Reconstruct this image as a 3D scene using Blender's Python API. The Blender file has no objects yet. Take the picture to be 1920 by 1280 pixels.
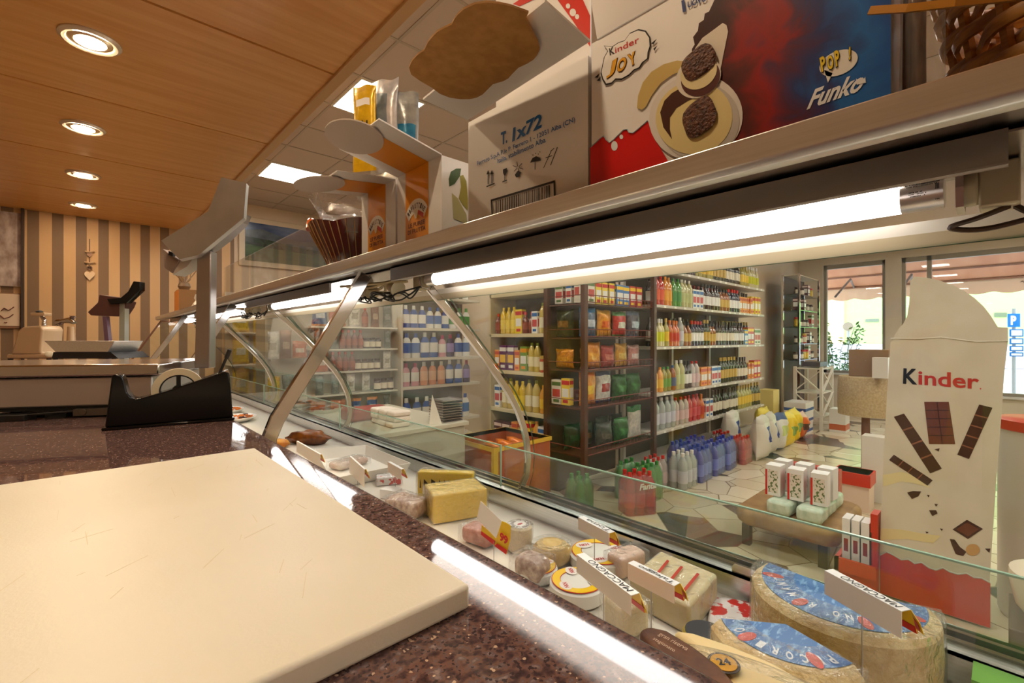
import bpy, bmesh, math, random
from mathutils import Vector, Matrix, noise
random.seed(7)
SC = bpy.context.scene
COL = SC.collection
R = math.radians
# ------------------------------------------------------------------ camera
CH = 1.38                                   # camera height over the shop floor
YAW = R(42.9)                               # camera looks 42.9 deg to the right of +Y (the line of the counter)
SA, CA = math.sin(YAW), math.cos(YAW)
FPX = 865.0
cd = bpy.data.cameras.new('camera'); cam = bpy.data.objects.new('camera', cd); COL.objects.link(cam)
cd.sensor_width = 36; cd.lens = 36*FPX/1920; cd.clip_start = .02; cd.clip_end = 200
cd.shift_y = -5/1920
cam.location = (0, 0, CH); cam.rotation_euler = (R(90), 0, -YAW)
SC.camera = cam
# ------------------------------------------------------------------ world, exposure
w = bpy.data.worlds.new('World'); SC.world = w; w.use_nodes = True
bg = w.node_tree.nodes['Background']; bg.inputs[0].default_value = (.80, .90, 1, 1); bg.inputs[1].default_value = 5.5
SC.view_settings.view_transform = 'Standard'; SC.view_settings.look = 'None'
SC.view_settings.gamma = 1; SC.view_settings.exposure = 0.18; SC.view_settings.use_curve_mapping = False
try:
    SC.cycles.max_bounces = 7; SC.cycles.adaptive_threshold = .04; SC.cycles.transparent_max_bounces = 20; SC.cycles.glossy_bounces = 3
    SC.cycles.diffuse_bounces = 3; SC.cycles.sample_clamp_indirect = 6; SC.cycles.caustics_reflective = False; SC.cycles.caustics_refractive = False
except Exception: pass
TUBE_E, DOWN_E, PANEL_E = 11.0, 250.0, 26.0
WARM = (1, .80, .56)

# ------------------------------------------------------------------ points in the place seen at a picture position
def ray(px, py):
    q = (px-960)/FPX; s = (635-py)/FPX
    return Vector((SA+q*CA, CA-q*SA, s))
O = Vector((0, 0, CH))
def atX(px, py, X): d = ray(px, py); return O + d*(X/d.x)
def atY(px, py, Y): d = ray(px, py); return O + d*(Y/d.y)
def atZ(px, py, z): d = ray(px, py); return O + d*((z-CH)/d.z)
def atD(px, py, D): return O + ray(px, py)*D
def atP(px, py, p, n): d = ray(px, py); return O + d*((p-O).dot(n)/d.dot(n))
def RD(r, d, z=0): return Vector((d*SA+r*CA, d*CA-r*SA, z))

# ------------------------------------------------------------------ materials
MATS = {}
def mat(name, col, rough=.5, metal=0, emis=None, es=1, noise2=None, nscale=8, nstretch=(1,1,1), bump=0, bscale=60, bstretch=None, coat=0, spec=.5, sss=0, detail=3, ramp=(.35,.65)):
    if name in MATS: return MATS[name]
    m = bpy.data.materials.new(name); m.use_nodes = True; nt = m.node_tree; b = nt.nodes['Principled BSDF']
    b.inputs['Base Color'].default_value = (*col, 1); b.inputs['Roughness'].default_value = rough; b.inputs['Metallic'].default_value = metal
    b.inputs['Coat Weight'].default_value = coat; b.inputs['Specular IOR Level'].default_value = spec
    if sss: b.inputs['Subsurface Weight'].default_value = sss; b.inputs['Subsurface Radius'].default_value = (.02,.015,.01); b.inputs['Subsurface Scale'].default_value = .5
    if emis: b.inputs['Emission Color'].default_value = (*emis, 1); b.inputs['Emission Strength'].default_value = es
    if noise2 or bump:
        tc = nt.nodes.new('ShaderNodeTexCoord'); mp = nt.nodes.new('ShaderNodeMapping'); mp.inputs['Scale'].default_value = nstretch
        nt.links.new(tc.outputs['Object'], mp.inputs[0])
    if noise2:
        n = nt.nodes.new('ShaderNodeTexNoise'); n.inputs['Scale'].default_value = nscale; n.inputs['Detail'].default_value = detail
        nt.links.new(mp.outputs[0], n.inputs['Vector'])
        r = nt.nodes.new('ShaderNodeValToRGB'); r.color_ramp.elements[0].position = ramp[0]; r.color_ramp.elements[1].position = ramp[1]
        r.color_ramp.elements[0].color = (*col, 1); r.color_ramp.elements[1].color = (*noise2, 1)
        nt.links.new(n.outputs[0], r.inputs[0]); nt.links.new(r.outputs[0], b.inputs['Base Color'])
    if bump:
        n = nt.nodes.new('ShaderNodeTexNoise'); n.inputs['Scale'].default_value = bscale; n.inputs['Detail'].default_value = 3
        mp2 = nt.nodes.new('ShaderNodeMapping'); mp2.inputs['Scale'].default_value = bstretch or nstretch
        nt.links.new(tc.outputs['Object'], mp2.inputs[0]); nt.links.new(mp2.outputs[0], n.inputs['Vector'])
        bp = nt.nodes.new('ShaderNodeBump'); bp.inputs['Strength'].default_value = bump; bp.inputs['Distance'].default_value = .004
        nt.links.new(n.outputs[0], bp.inputs['Height']); nt.links.new(bp.outputs[0], b.inputs['Normal'])
    MATS[name] = m; return m
def glassmat(name, tint=(.93,.97,.95), rough=0.0, ior=1.45, bump=0, bscale=30, base=0.0, haze=0, crease=0):
    if name in MATS: return MATS[name]
    m = bpy.data.materials.new(name); m.use_nodes = True; nt = m.node_tree; nt.nodes.remove(nt.nodes['Principled BSDF'])
    t = nt.nodes.new('ShaderNodeBsdfTransparent'); t.inputs[0].default_value = (*tint, 1)
    g = nt.nodes.new('ShaderNodeBsdfGlossy'); g.inputs['Roughness'].default_value = rough
    f = nt.nodes.new('ShaderNodeLayerWeight'); f.inputs[0].default_value = .5      # facing: 1-cos, the same on both sides of a pane
    p_ = nt.nodes.new('ShaderNodeMath'); p_.operation = 'POWER'; p_.inputs[1].default_value = 5; nt.links.new(f.outputs['Facing'], p_.inputs[0])
    a = nt.nodes.new('ShaderNodeMath'); a.operation = 'MULTIPLY_ADD'; a.use_clamp = True; a.inputs[1].default_value = .75; a.inputs[2].default_value = ((ior-1)/(ior+1))**2*.8 + base
    nt.links.new(p_.outputs[0], a.inputs[0])
    mx = nt.nodes.new('ShaderNodeMixShader'); nt.links.new(a.outputs[0], mx.inputs[0]); nt.links.new(t.outputs[0], mx.inputs[1]); nt.links.new(g.outputs[0], mx.inputs[2])
    src = mx
    if haze:
        df = nt.nodes.new('ShaderNodeBsdfDiffuse'); df.inputs[0].default_value = (.95,.95,.95,1)
        m2 = nt.nodes.new('ShaderNodeMixShader'); m2.inputs[0].default_value = haze
        nt.links.new(mx.outputs[0], m2.inputs[1]); nt.links.new(df.outputs[0], m2.inputs[2]); src = m2
        if crease:                                   # creases of the film scatter light
            tc2 = nt.nodes.new('ShaderNodeTexCoord'); nz = nt.nodes.new('ShaderNodeTexNoise'); nz.inputs['Scale'].default_value = crease*.5; nt.links.new(tc2.outputs['Object'], nz.inputs['Vector'])
            va = nt.nodes.new('ShaderNodeVectorMath'); va.operation = 'MULTIPLY_ADD'; va.inputs[1].default_value = (.11,.11,.11); nt.links.new(nz.outputs['Color'], va.inputs[0]); nt.links.new(tc2.outputs['Object'], va.inputs[2])
            vo = nt.nodes.new('ShaderNodeTexVoronoi'); vo.feature = 'DISTANCE_TO_EDGE'; vo.inputs['Scale'].default_value = crease; nt.links.new(va.outputs[0], vo.inputs['Vector'])
            mr = nt.nodes.new('ShaderNodeMapRange'); mr.inputs['From Min'].default_value = 0; mr.inputs['From Max'].default_value = .03; mr.inputs['To Min'].default_value = haze+.13; mr.inputs['To Max'].default_value = haze
            nt.links.new(vo.outputs['Distance'], mr.inputs['Value']); nt.links.new(mr.outputs[0], m2.inputs[0])
    if bump:
        tc = nt.nodes.new('ShaderNodeTexCoord')
        n = nt.nodes.new('ShaderNodeTexNoise'); n.inputs['Scale'].default_value = bscale; n.inputs['Detail'].default_value = 4; n.inputs['Distortion'].default_value = .6
        nt.links.new(tc.outputs['Object'], n.inputs['Vector'])
        bp = nt.nodes.new('ShaderNodeBump'); bp.inputs['Strength'].default_value = bump; bp.inputs['Distance'].default_value = .01
        nt.links.new(n.outputs[0], bp.inputs['Height']); nt.links.new(bp.outputs[0], g.inputs['Normal']); nt.links.new(bp.outputs[0], f.inputs['Normal'])
    nt.links.new(src.outputs[0], nt.nodes['Material Output'].inputs[0])
    MATS[name] = m; return m
def C(r, g, b): return tuple((x/255)**2.2 for x in (r, g, b))
def pm(r, g, b, rough=.4, coat=0):
    return mat('paint_%d_%d_%d_%d' % (r, g, b, int(rough*100)), C(r, g, b), rough, coat=coat)

STEEL = mat('brushed_steel', (.80,.80,.79), .30, 1, noise2=(.72,.72,.71), nscale=5, nstretch=(30,1,60), bump=.04, bscale=40, bstretch=(60,1,60))
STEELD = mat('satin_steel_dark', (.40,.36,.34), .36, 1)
CHROME = mat('chrome', (.60,.57,.55), .10, 1, bump=.08, bscale=9)
WHITEP = mat('white_plastic', C(232,228,218), .35)
IVORY = mat('ivory_plastic', C(222,208,176), .4)
BLACKP = mat('black_plastic', (.008,.007,.007), .12, spec=.25)
BLACKM = mat('black_matte', (.015,.014,.013), .6)
WHITEC = mat('white_card', C(236,232,228), .55)
KRAFT = mat('kraft_card', C(176,128,70), .8, noise2=C(160,112,58), nscale=60)
RED = pm(205,30,22); YEL = pm(248,200,30); ORANGE = pm(236,150,30); BLUE = pm(28,100,170); BLACK = pm(25,22,22)
GLASS = glassmat('case_glass', (.95,.98,.96))
GLASSG = glassmat('case_glass_edge', (.10,.28,.22), base=.1)
FILM = glassmat('cling_film', (.98,.98,.98), .06, 1.5, bump=1.0, bscale=48, base=.06, haze=.03, crease=42)
FILMF = glassmat('cling_film_fine', (.98,.98,.98), .08, 1.5, bump=1.0, bscale=60, base=.04, haze=.04, crease=60)
CLEARP = glassmat('clear_plastic', (.93,.94,.93), .05, 1.45, bump=.6, bscale=14, base=.05, haze=.08)

# ------------------------------------------------------------------ mesh builder
class G:
    def __init__(s): s.v = []; s.f = []; s.i = []
    def add(s, vs, fs, mi=0):
        k = len(s.v); s.v += [Vector(p) for p in vs]; s.f += [tuple(k+j for j in f) for f in fs]; s.i += [mi]*len(fs); return s
    def box(s, lo, hi, mi=0, M=None):
        x0,y0,z0 = lo; x1,y1,z1 = hi
        vs = [Vector(p) for p in ((x0,y0,z0),(x1,y0,z0),(x1,y1,z0),(x0,y1,z0),(x0,y0,z1),(x1,y0,z1),(x1,y1,z1),(x0,y1,z1))]
        if M: vs = [M @ p for p in vs]
        return s.add(vs, [(0,3,2,1),(4,5,6,7),(0,1,5,4),(1,2,6,5),(2,3,7,6),(3,0,4,7)], mi)
    def prism(s, pts, off, mi=0, side=None):
        n = len(pts); pts = [Vector(p) for p in pts]; off = Vector(off)
        s.add(pts+[p+off for p in pts], [tuple(range(n-1,-1,-1)), tuple(range(n,2*n))], mi)
        k = len(s.v)-2*n
        for j in range(n):
            s.f.append((k+j, k+(j+1)%n, k+n+(j+1)%n, k+n+j)); s.i.append(mi if side is None else side)
        return s
    def lathe(s, prof, n=16, c=(0,0,0), mi=0, mis=None, sx=1, sy=1, M=None, caps=True):
        k = len(s.v); c = Vector(c)
        for r, z in prof:
            for j in range(n):
                a = 2*math.pi*j/n; p = Vector((r*math.cos(a)*sx, r*math.sin(a)*sy, z)) 
                s.v.append((M @ p) if M else p + c)
        for i in range(len(prof)-1):
            for j in range(n):
                s.f.append((k+i*n+j, k+i*n+(j+1)%n, k+(i+1)*n+(j+1)%n, k+(i+1)*n+j)); s.i.append(mis[i] if mis else mi)
        if caps:
            if prof[0][0] > 1e-5: s.f.append(tuple(k+j for j in range(n-1,-1,-1))); s.i.append(mis[0] if mis else mi)
            e = k+(len(prof)-1)*n
            if prof[-1][0] > 1e-5: s.f.append(tuple(e+j for j in range(n))); s.i.append(mis[-1] if mis else mi)
        return s
    def tube(s, pts, r, n=8, mi=0, flat=None):
        pts = [Vector(p) for p in pts]; k = len(s.v); up = Vector((0,0,1)); prev = None
        for i, p in enumerate(pts):
            t = (pts[min(i+1,len(pts)-1)] - pts[max(i-1,0)]).normalized()
            a = t.cross(up if abs(t.z) < .95 else Vector((0,1,0))) if prev is None else prev - t*prev.dot(t)
            a.normalize(); b = t.cross(a); prev = a
            rr = r[i] if isinstance(r, (list, tuple)) else r
            for j in range(n):
                an = 2*math.pi*j/n; s.v.append(p + a*math.cos(an)*rr*(flat[0] if flat else 1) + b*math.sin(an)*rr*(flat[1] if flat else 1))
        for i in range(len(pts)-1):
            for j in range(n):
                s.f.append((k+i*n+j, k+i*n+(j+1)%n, k+(i+1)*n+(j+1)%n, k+(i+1)*n+j)); s.i.append(mi)
        s.f.append(tuple(k+j for j in range(n-1,-1,-1))); s.i.append(mi)
        e = k+(len(pts)-1)*n; s.f.append(tuple(e+j for j in range(n))); s.i.append(mi)
        return s
    def bar(s, pts, w, h, mi=0, wdir=None):
        """rectangular section swept along pts; w across wdir, h across the other"""
        pts = [Vector(p) for p in pts]; k = len(s.v)
        for i, p in enumerate(pts):
            t = (pts[min(i+1,len(pts)-1)] - pts[max(i-1,0)]).normalized()
            a = Vector(wdir); a = (a - t*a.dot(t)).normalized(); b = t.cross(a)
            for x, y in ((-1,-1),(1,-1),(1,1),(-1,1)): s.v.append(p + a*x*w/2 + b*y*h/2)
        for i in range(len(pts)-1):
            for j in range(4): s.f.append((k+i*4+j, k+i*4+(j+1)%4, k+(i+1)*4+(j+1)%4, k+(i+1)*4+j)); s.i.append(mi)
        s.f.append((k+3,k+2,k+1,k)); s.i.append(mi); e = k+(len(pts)-1)*4; s.f.append((e,e+1,e+2,e+3)); s.i.append(mi)
        return s
    def build(s, name, m, parent=None, base=None, smooth=False, bevel=0, seg=2, sub=0, world=True, tilt=40):
        """world=True: vertices are in world coordinates; they are moved into the parent's (or base's) frame"""
        M = None
        if world:
            if parent is not None: M = WM(parent).inverted()
            elif base is not None: M = Matrix.Translation(-Vector(base))
        vs = [M @ v for v in s.v] if M else s.v
        me = bpy.data.meshes.new(name); me.from_pydata([tuple(v) for v in vs], [], s.f)
        for q in (m if isinstance(m, (list, tuple)) else [m]): me.materials.append(q)
        me.polygons.foreach_set('material_index', s.i)
        bm = bmesh.new(); bm.from_mesh(me); bmesh.ops.recalc_face_normals(bm, faces=bm.faces); bm.to_mesh(me); bm.free()
        if smooth:
            me.polygons.foreach_set('use_smooth', [True]*len(me.polygons)); me.set_sharp_from_angle(angle=R(tilt))
        me.update()
        o = bpy.data.objects.new(name, me); COL.objects.link(o)
        if parent is not None: o.parent = parent
        elif base is not None: o.location = base
        if bevel:
            md = o.modifiers.new('bevel', 'BEVEL'); md.width = bevel; md.segments = seg; md.limit_method = 'ANGLE'; md.angle_limit = R(35)
            if not smooth: me.polygons.foreach_set('use_smooth', [True]*len(me.polygons)); me.set_sharp_from_angle(angle=R(50))
        if sub: md = o.modifiers.new('sub', 'SUBSURF'); md.levels = sub; md.render_levels = sub
        return o
def WM(o):
    M = Matrix.LocRotScale(o.location, o.rotation_euler, o.scale)
    return WM(o.parent) @ M if o.parent else M
def thing(name, label, cat, loc=(0,0,0), rotz=0, group=None):
    o = bpy.data.objects.new(name, None); COL.objects.link(o); o.empty_display_size = .05
    o.location = loc; o.rotation_euler = (0, 0, rotz); o['label'] = label; o['category'] = cat
    if group: o['group'] = group
    return o
def tag(o, label, cat, group=None):
    o['label'] = label; o['category'] = cat
    if group: o['group'] = group
    return o
def struct(g, name, m, **k):
    o = g.build(name, m, world=False, **k); o['kind'] = 'structure'; return o
def decal(parent, name, pts, n, m, off=.0006, th=.0003):
    """a thin printed patch lying on a surface: pts in world, n = outward normal"""
    n = Vector(n).normalized(); pts = [Vector(p)+n*off for p in pts]
    return G().prism(pts, n*th).build(name, m, parent)
def ell(cx, cy, rx, ry, n=28, rot=0):
    return [(cx+rx*math.cos(a)*math.cos(rot)-ry*math.sin(a)*math.sin(rot), cy+rx*math.cos(a)*math.sin(rot)+ry*math.sin(a)*math.cos(rot)) for a in (2*math.pi*i/n for i in range(n))]
TXT = {}
def textmesh(s, bold=0, shear=0):
    key = (s, bold, shear)
    if key not in TXT:
        cu = bpy.data.curves.new('t', 'FONT'); cu.body = s; cu.offset = bold; cu.shear = shear; cu.resolution_u = 3
        ob = bpy.data.objects.new('t', cu); COL.objects.link(ob)
        dg = bpy.context.evaluated_depsgraph_get(); me = bpy.data.meshes.new_from_object(ob.evaluated_get(dg))
        vs = [Vector(v.co) for v in me.vertices]; fs = [tuple(p.vertices) for p in me.polygons]
        bpy.data.objects.remove(ob); bpy.data.curves.remove(cu); bpy.data.meshes.remove(me)
        x0 = min(v.x for v in vs); x1 = max(v.x for v in vs); y0 = min(v.y for v in vs); y1 = max(v.y for v in vs)
        TXT[key] = ([((v.x-x0)/(x1-x0), (v.y-y0)/(y1-y0)) for v in vs], fs)
    return TXT[key]
def lettering(parent, s, P0, P1, PT, n, m, bold=0, shear=0, off=.001, name='lettering', g=None):
    """text mapped between world points: P0 lower left, P1 lower right, PT upper left"""
    vs, fs = textmesh(s, bold, shear); n = Vector(n).normalized(); P0, P1, PT = Vector(P0), Vector(P1), Vector(PT)
    gg = g or G(); gg.add([P0 + (P1-P0)*x + (PT-P0)*y + n*off for x, y in vs], fs)
    return gg if g is not None else gg.build(name, m, parent)
ORD = ['first','second','third','fourth','fifth','sixth','seventh','eighth','ninth','tenth','eleventh','twelfth','thirteenth','fourteenth','fifteenth','sixteenth','seventeenth','eighteenth','nineteenth','twentieth']
ORD += ['twenty-'+x for x in ORD[:9]] + ['thirtieth'] + ['thirty-'+x for x in ORD[:9]]
def ordn(i, n):
    return 'leftmost' if i == 0 else ('rightmost' if i == n-1 else ORD[i]+' from left')

# ================================================================== THE SHOP
H1, H2 = CH+1.15, CH+1.55                    # wooden ceiling over the counter, tiled ceiling over the shop
def floor_mat():
    m = bpy.data.materials.new('crazy_paving'); m.use_nodes = True; nt = m.node_tree; b = nt.nodes['Principled BSDF']; L = nt.links.new
    tc = nt.nodes.new('ShaderNodeTexCoord')
    v = nt.nodes.new('ShaderNodeTexVoronoi'); v.inputs['Scale'].default_value = 3.3; v.inputs['Randomness'].default_value = .9
    e = nt.nodes.new('ShaderNodeTexVoronoi'); e.feature = 'DISTANCE_TO_EDGE'; e.inputs['Scale'].default_value = 3.3; e.inputs['Randomness'].default_value = .9
    L(tc.outputs['Object'], v.inputs['Vector']); L(tc.outputs['Object'], e.inputs['Vector'])
    sp = nt.nodes.new('ShaderNodeSeparateColor'); L(v.outputs['Color'], sp.inputs[0])
    r = nt.nodes.new('ShaderNodeValToRGB'); r.color_ramp.interpolation = 'CONSTANT'; el = r.color_ramp.elements
    el[0].position = 0; el[0].color = (*C(214,196,166), 1); el[1].position = .3; el[1].color = (*C(226,210,182), 1)
    for p, c in ((.55,(205,186,156)),(.80,(92,68,58)),(.87,(52,58,50)),(.93,(132,100,84))):
        x = el.new(p); x.color = (*C(*c), 1)
    L(sp.outputs[0], r.inputs[0])
    r2 = nt.nodes.new('ShaderNodeValToRGB'); r2.color_ramp.elements[0].position = .006; r2.color_ramp.elements[0].color = (0,0,0,1); r2.color_ramp.elements[1].position = .016
    L(e.outputs['Distance'], r2.inputs[0])
    mx = nt.nodes.new('ShaderNodeMix'); mx.data_type = 'RGBA'; mx.inputs[6].default_value = (*C(128,106,80), 1)
    L(r2.outputs[0], mx.inputs[0]); L(r.outputs[0], mx.inputs[7]); L(mx.outputs[2], b.inputs['Base Color'])
    b.inputs['Roughness'].default_value = .22
    return m
struct(G().box((-1.6,-3,-.1),(10.5,5.96,0)), 'floor', floor_mat())
WOOD = mat('ceiling_veneer', C(244,184,110), .33, noise2=C(232,164,90), nscale=2.2, nstretch=(1,14,1), detail=5)
g = G()
ys = [-3,-1.0,.02,1.02,2.0,2.98,3.96,4.94,5.96]
for a, b in zip(ys[:-1], ys[1:]): g.box((-1.6,a+.007,H1),(.83,b-.007,H1+.02))
g.box((-1.6,-3,H1+.02),(.83,5.96,H1+.05))
struct(g, 'ceiling', WOOD)
struct(G().box((.80,-3,H1-.012),(.845,5.96,H1+.0)).box((.83,-3,H1),(.845,5.96,H2)), 'trim_1', mat('ceiling_edge_wood', C(206,160,104), .4))
TILE = mat('ceiling_tile', C(196,176,160), .8, bump=.15, bscale=120)
struct(G().box((.845,-3,H2),(10.5,5.96,H2+.05)), 'ceiling_panels', TILE)
T = .444
g = G(); x = 1.2-T
while x < 10.5:
    if x > .85: g.box((x-.008,-3,H2-.004),(x+.008,5.96,H2))
    x += T
y = 2.6-T*12
while y < 5.96:
    g.box((.845,y-.008,H2-.005),(10.5,y+.008,H2-.001)); y += T
struct(g, 'trim_2', mat('ceiling_tee_bar', C(178,162,144), .5))
# walls
def stripe_mat():
    m = bpy.data.materials.new('striped_wallpaper'); m.use_nodes = True; nt = m.node_tree; b = nt.nodes['Principled BSDF']; L = nt.links.new
    tc = nt.nodes.new('ShaderNodeTexCoord'); s = nt.nodes.new('ShaderNodeSeparateXYZ'); L(tc.outputs['Object'], s.inputs[0])
    a = nt.nodes.new('ShaderNodeMath'); a.operation = 'ADD'; a.inputs[1].default_value = .368+.158*20; L(s.outputs[0], a.inputs[0])
    d = nt.nodes.new('ShaderNodeMath'); d.operation = 'MODULO'; d.inputs[1].default_value = .158; L(a.outputs[0], d.inputs[0])
    l = nt.nodes.new('ShaderNodeMath'); l.operation = 'LESS_THAN'; l.inputs[1].default_value = .076; L(d.outputs[0], l.inputs[0])
    mx = nt.nodes.new('ShaderNodeMix'); mx.data_type = 'RGBA'; mx.inputs[6].default_value = (*C(206,164,116), 1); mx.inputs[7].default_value = (*C(128,100,74), 1)
    L(l.outputs[0], mx.inputs[0]); L(mx.outputs[2], b.inputs['Base Color']); b.inputs['Roughness'].default_value = .6
    return m
struct(G().box((-1.6,5.96,0),(1.25,6.06,H2)), 'wall_back', stripe_mat())
PLAST = mat('plaster', C(214,192,164), .85)
struct(G().box((1.25,5.96,0),(4.25,6.06,H2)), 'wall_far', PLAST)
struct(G().box((-1.7,-3,0),(-1.6,6.06,H2)), 'wall_left', mat('plaster_warm', C(206,180,150), .8))
struct(G().box((-1.7,-3.1,0),(10.5,-3,H2)), 'wall_near', PLAST)
struct(G().box((4.25,2.87,0),(10.5,2.97,H2)).box((4.25,2.97,0),(4.35,6.06,H2)), 'wall_right', PLAST)
# street wall with its two openings
SW = mat('street_wall_paint', C(222,206,184), .8)
g = G()
g.box((10.5,2.45,0),(10.7,2.97,H2)); g.box((10.5,1.5,0),(10.7,2.45,.70)); g.box((10.5,1.5,2.80),(10.7,2.45,H2))
g.box((10.5,1.28,0),(10.7,1.5,H2)); g.box((10.5,-2.2,0),(10.7,1.28,.45)); g.box((10.5,-2.2,2.80),(10.7,1.28,H2)); g.box((10.5,-3.1,0),(10.7,-2.2,H2))
struct(g, 'wall_street', SW)
struct(G().box((10.44,1.5,.70),(10.74,2.45,.73)), 'trim_3', mat('marble_sill', C(226,222,214), .3))
struct(G().box((10.44,-2.2,.45),(10.74,1.28,.48)), 'trim_4', MATS['marble_sill'])
FRM = mat('window_frame_paint', C(150,140,124), .5)
def window(n, y0, y1, z0, z1, mull):
    g = G()
    for a, b in ((y0,y0+.05),(y1-.05,y1)): g.box((10.56,a,z0),(10.64,b,z1))
    g.box((10.56,y0,z0),(10.64,y1,z0+.05)); g.box((10.56,y0,z1-.08),(10.64,y1,z1))
    for yy in mull: g.box((10.56,yy-.03,z0),(10.64,yy+.03,z1))
    o = struct(g, 'window_%d' % n, FRM)
    p = G().box((10.595,y0+.05,z0+.05),(10.605,y1-.05,z1-.08)).build('pane', GLASS, o)
window(1, 1.5, 2.45, .73, 2.80, [])
window(2, -2.2, 1.28, .48, 2.80, [.92, -.6])

# ---- lights in the ceilings
RING = mat('downlight_ring', C(222,206,180), .25, .3)
LAMPD = mat('downlight_glow', (1,.9,.7), .4, emis=(1,.78,.52), es=DOWN_E)
LAMPR = mat('downlight_reflector', C(240,214,170), .2, .6)
for i, (x, y) in enumerate(((.02,.42),(.02,1.42),(.02,2.405),(.0,3.42),(.0,4.40),(.0,5.40))):  # the first two hang out of view, added for extra light
    lb = {2:'round recessed downlight in the wooden ceiling, largest and nearest to the counter end', 3:'round recessed downlight in the wooden ceiling, second in the row',
          4:'round recessed downlight in the wooden ceiling, third in the row', 5:'round recessed downlight in the wooden ceiling, last one before striped wall'}.get(i, 'added out-of-view downlight in wooden ceiling straight above the cutting board')
    if i < 2: lb = ('added out-of-view downlight in wooden ceiling above the cutting board','added out-of-view downlight in wooden ceiling above the black tape dispenser')[i]
    t = thing('downlight', lb, 'downlight', (x,y,H1), 0, 'recessed downlights in the wooden ceiling')
    G().lathe([(.066,-.001),(.094,-.001),(.094,-.006),(.082,-.014),(.072,-.012),(.066,-.004)], 32, caps=False).build('ring', RING, t, world=False, smooth=True)
    G().lathe([(.070,-.003),(.058,-.010),(.045,-.012)], 32, caps=False).build('reflector', LAMPR, t, world=False, smooth=True)
    G().lathe([(.054,-.0035),(.054,-.008),(.040,-.016),(.001,-.018)], 28).build('bulb', LAMPD, t, world=False, smooth=True)
PANE = mat('light_panel_glow', (1,1,1), .5, emis=(1,.95,.88), es=PANEL_E)
k = 0
for ix in range(4):
    for iy in range(5):
        x = 1.2+T*5*ix; y = 2.6+T*4*(iy-3)
        if y > 5 or y < -2.9 or (x > 4.2 and y > 2.5): continue
        if ix == 0 and iy == 3: lb = 'square bright ceiling light panel behind the yellow and grey pouches'
        elif ix == 0 and iy == 4: lb = 'square bright ceiling light panel near the steel scale display'
        else: lb = 'square ceiling light panel, row %s from the counter, %s from the far end' % (ORD[ix], ORD[4-iy])
        t = thing('ceiling_light', lb, 'ceiling light', (x+T/2,y+T/2,H2), 0, 'square light panels in the tiled ceiling')
        G().box((-T/2+.01,-T/2+.01,-.012),(T/2-.01,T/2-.01,-.006)).build('diffuser', PANE, t, world=False)
        f = G()
        for a, b, c, d in ((-1,-1,1,-.955),(-1,.955,1,1),(-1,-.955,-.955,.955),(.955,-.955,1,.955)): f.box((a*T/2,b*T/2,-.014),(c*T/2,d*T/2,-.005))
        f.build('frame', WHITEP, t, world=False)

# ================================================================== COUNTER AND DISPLAY CASE
def granite_mat():
    m = bpy.data.materials.new('red_granite'); m.use_nodes = True; nt = m.node_tree; b = nt.nodes['Principled BSDF']; L = nt.links.new
    tc = nt.nodes.new('ShaderNodeTexCoord')
    n = nt.nodes.new('ShaderNodeTexNoise'); n.inputs['Scale'].default_value = 150; n.inputs['Detail'].default_value = 5; L(tc.outputs['Object'], n.inputs[0])
    r = nt.nodes.new('ShaderNodeValToRGB'); el = r.color_ramp.elements
    el[0].position = .30; el[0].color = (*C(66,52,54), 1); el[1].position = .74; el[1].color = (*C(160,138,134), 1)
    for p, c in ((.45,(96,74,72)),(.53,(124,92,82)),(.60,(108,92,92))): x = el.new(p); x.color = (*C(*c), 1)
    L(n.outputs[0], r.inputs[0])
    v = nt.nodes.new('ShaderNodeTexVoronoi'); v.inputs['Scale'].default_value = 620; L(tc.outputs['Object'], v.inputs['Vector'])
    s = nt.nodes.new('ShaderNodeSeparateColor'); L(v.outputs['Color'], s.inputs[0])
    r2 = nt.nodes.new('ShaderNodeValToRGB'); r2.color_ramp.interpolation = 'CONSTANT'; e2 = r2.color_ramp.elements
    e2[0].position = 0; e2[0].color = (*C(26,18,18), 1); e2[1].position = .16; e2[1].color = (.2,.2,.2,1)
    mx = nt.nodes.new('ShaderNodeMix'); mx.data_type = 'RGBA'; mx.blend_type = 'MIX'
    g1 = nt.nodes.new('ShaderNodeMath'); g1.operation = 'LESS_THAN'; g1.inputs[1].default_value = .15; L(s.outputs[0], g1.inputs[0])
    L(g1.outputs[0], mx.inputs[0]); L(r.outputs[0], mx.inputs[6]); mx.inputs[7].default_value = (*C(70,58,60), 1)
    g2 = nt.nodes.new('ShaderNodeMath'); g2.operation = 'GREATER_THAN'; g2.inputs[1].default_value = .982; L(s.outputs[1], g2.inputs[0])
    m2 = nt.nodes.new('ShaderNodeMix'); m2.data_type = 'RGBA'; L(g2.outputs[0], m2.inputs[0]); L(mx.outputs[2], m2.inputs[6]); m2.inputs[7].default_value = (*C(206,176,150), 1)
    L(m2.outputs[2], b.inputs['Base Color']); b.inputs['Roughness'].default_value = .035; b.inputs['Specular IOR Level'].default_value = .6
    return m
ZG = CH-.186; ZD = CH-.526                    # granite top, display deck
wt = thing('worktop', 'polished red granite worktop along the operator side of the cheese counter', 'worktop', (-.1,2,0))
G().box((-.62,-1.2,ZG-.03),(.255,4.9,ZG)).build('slab', granite_mat(), wt, bevel=.004)
G().box((-.58,-1.15,0),(.20,4.85,ZG-.03)).build('cabinet', STEELD, wt)

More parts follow.
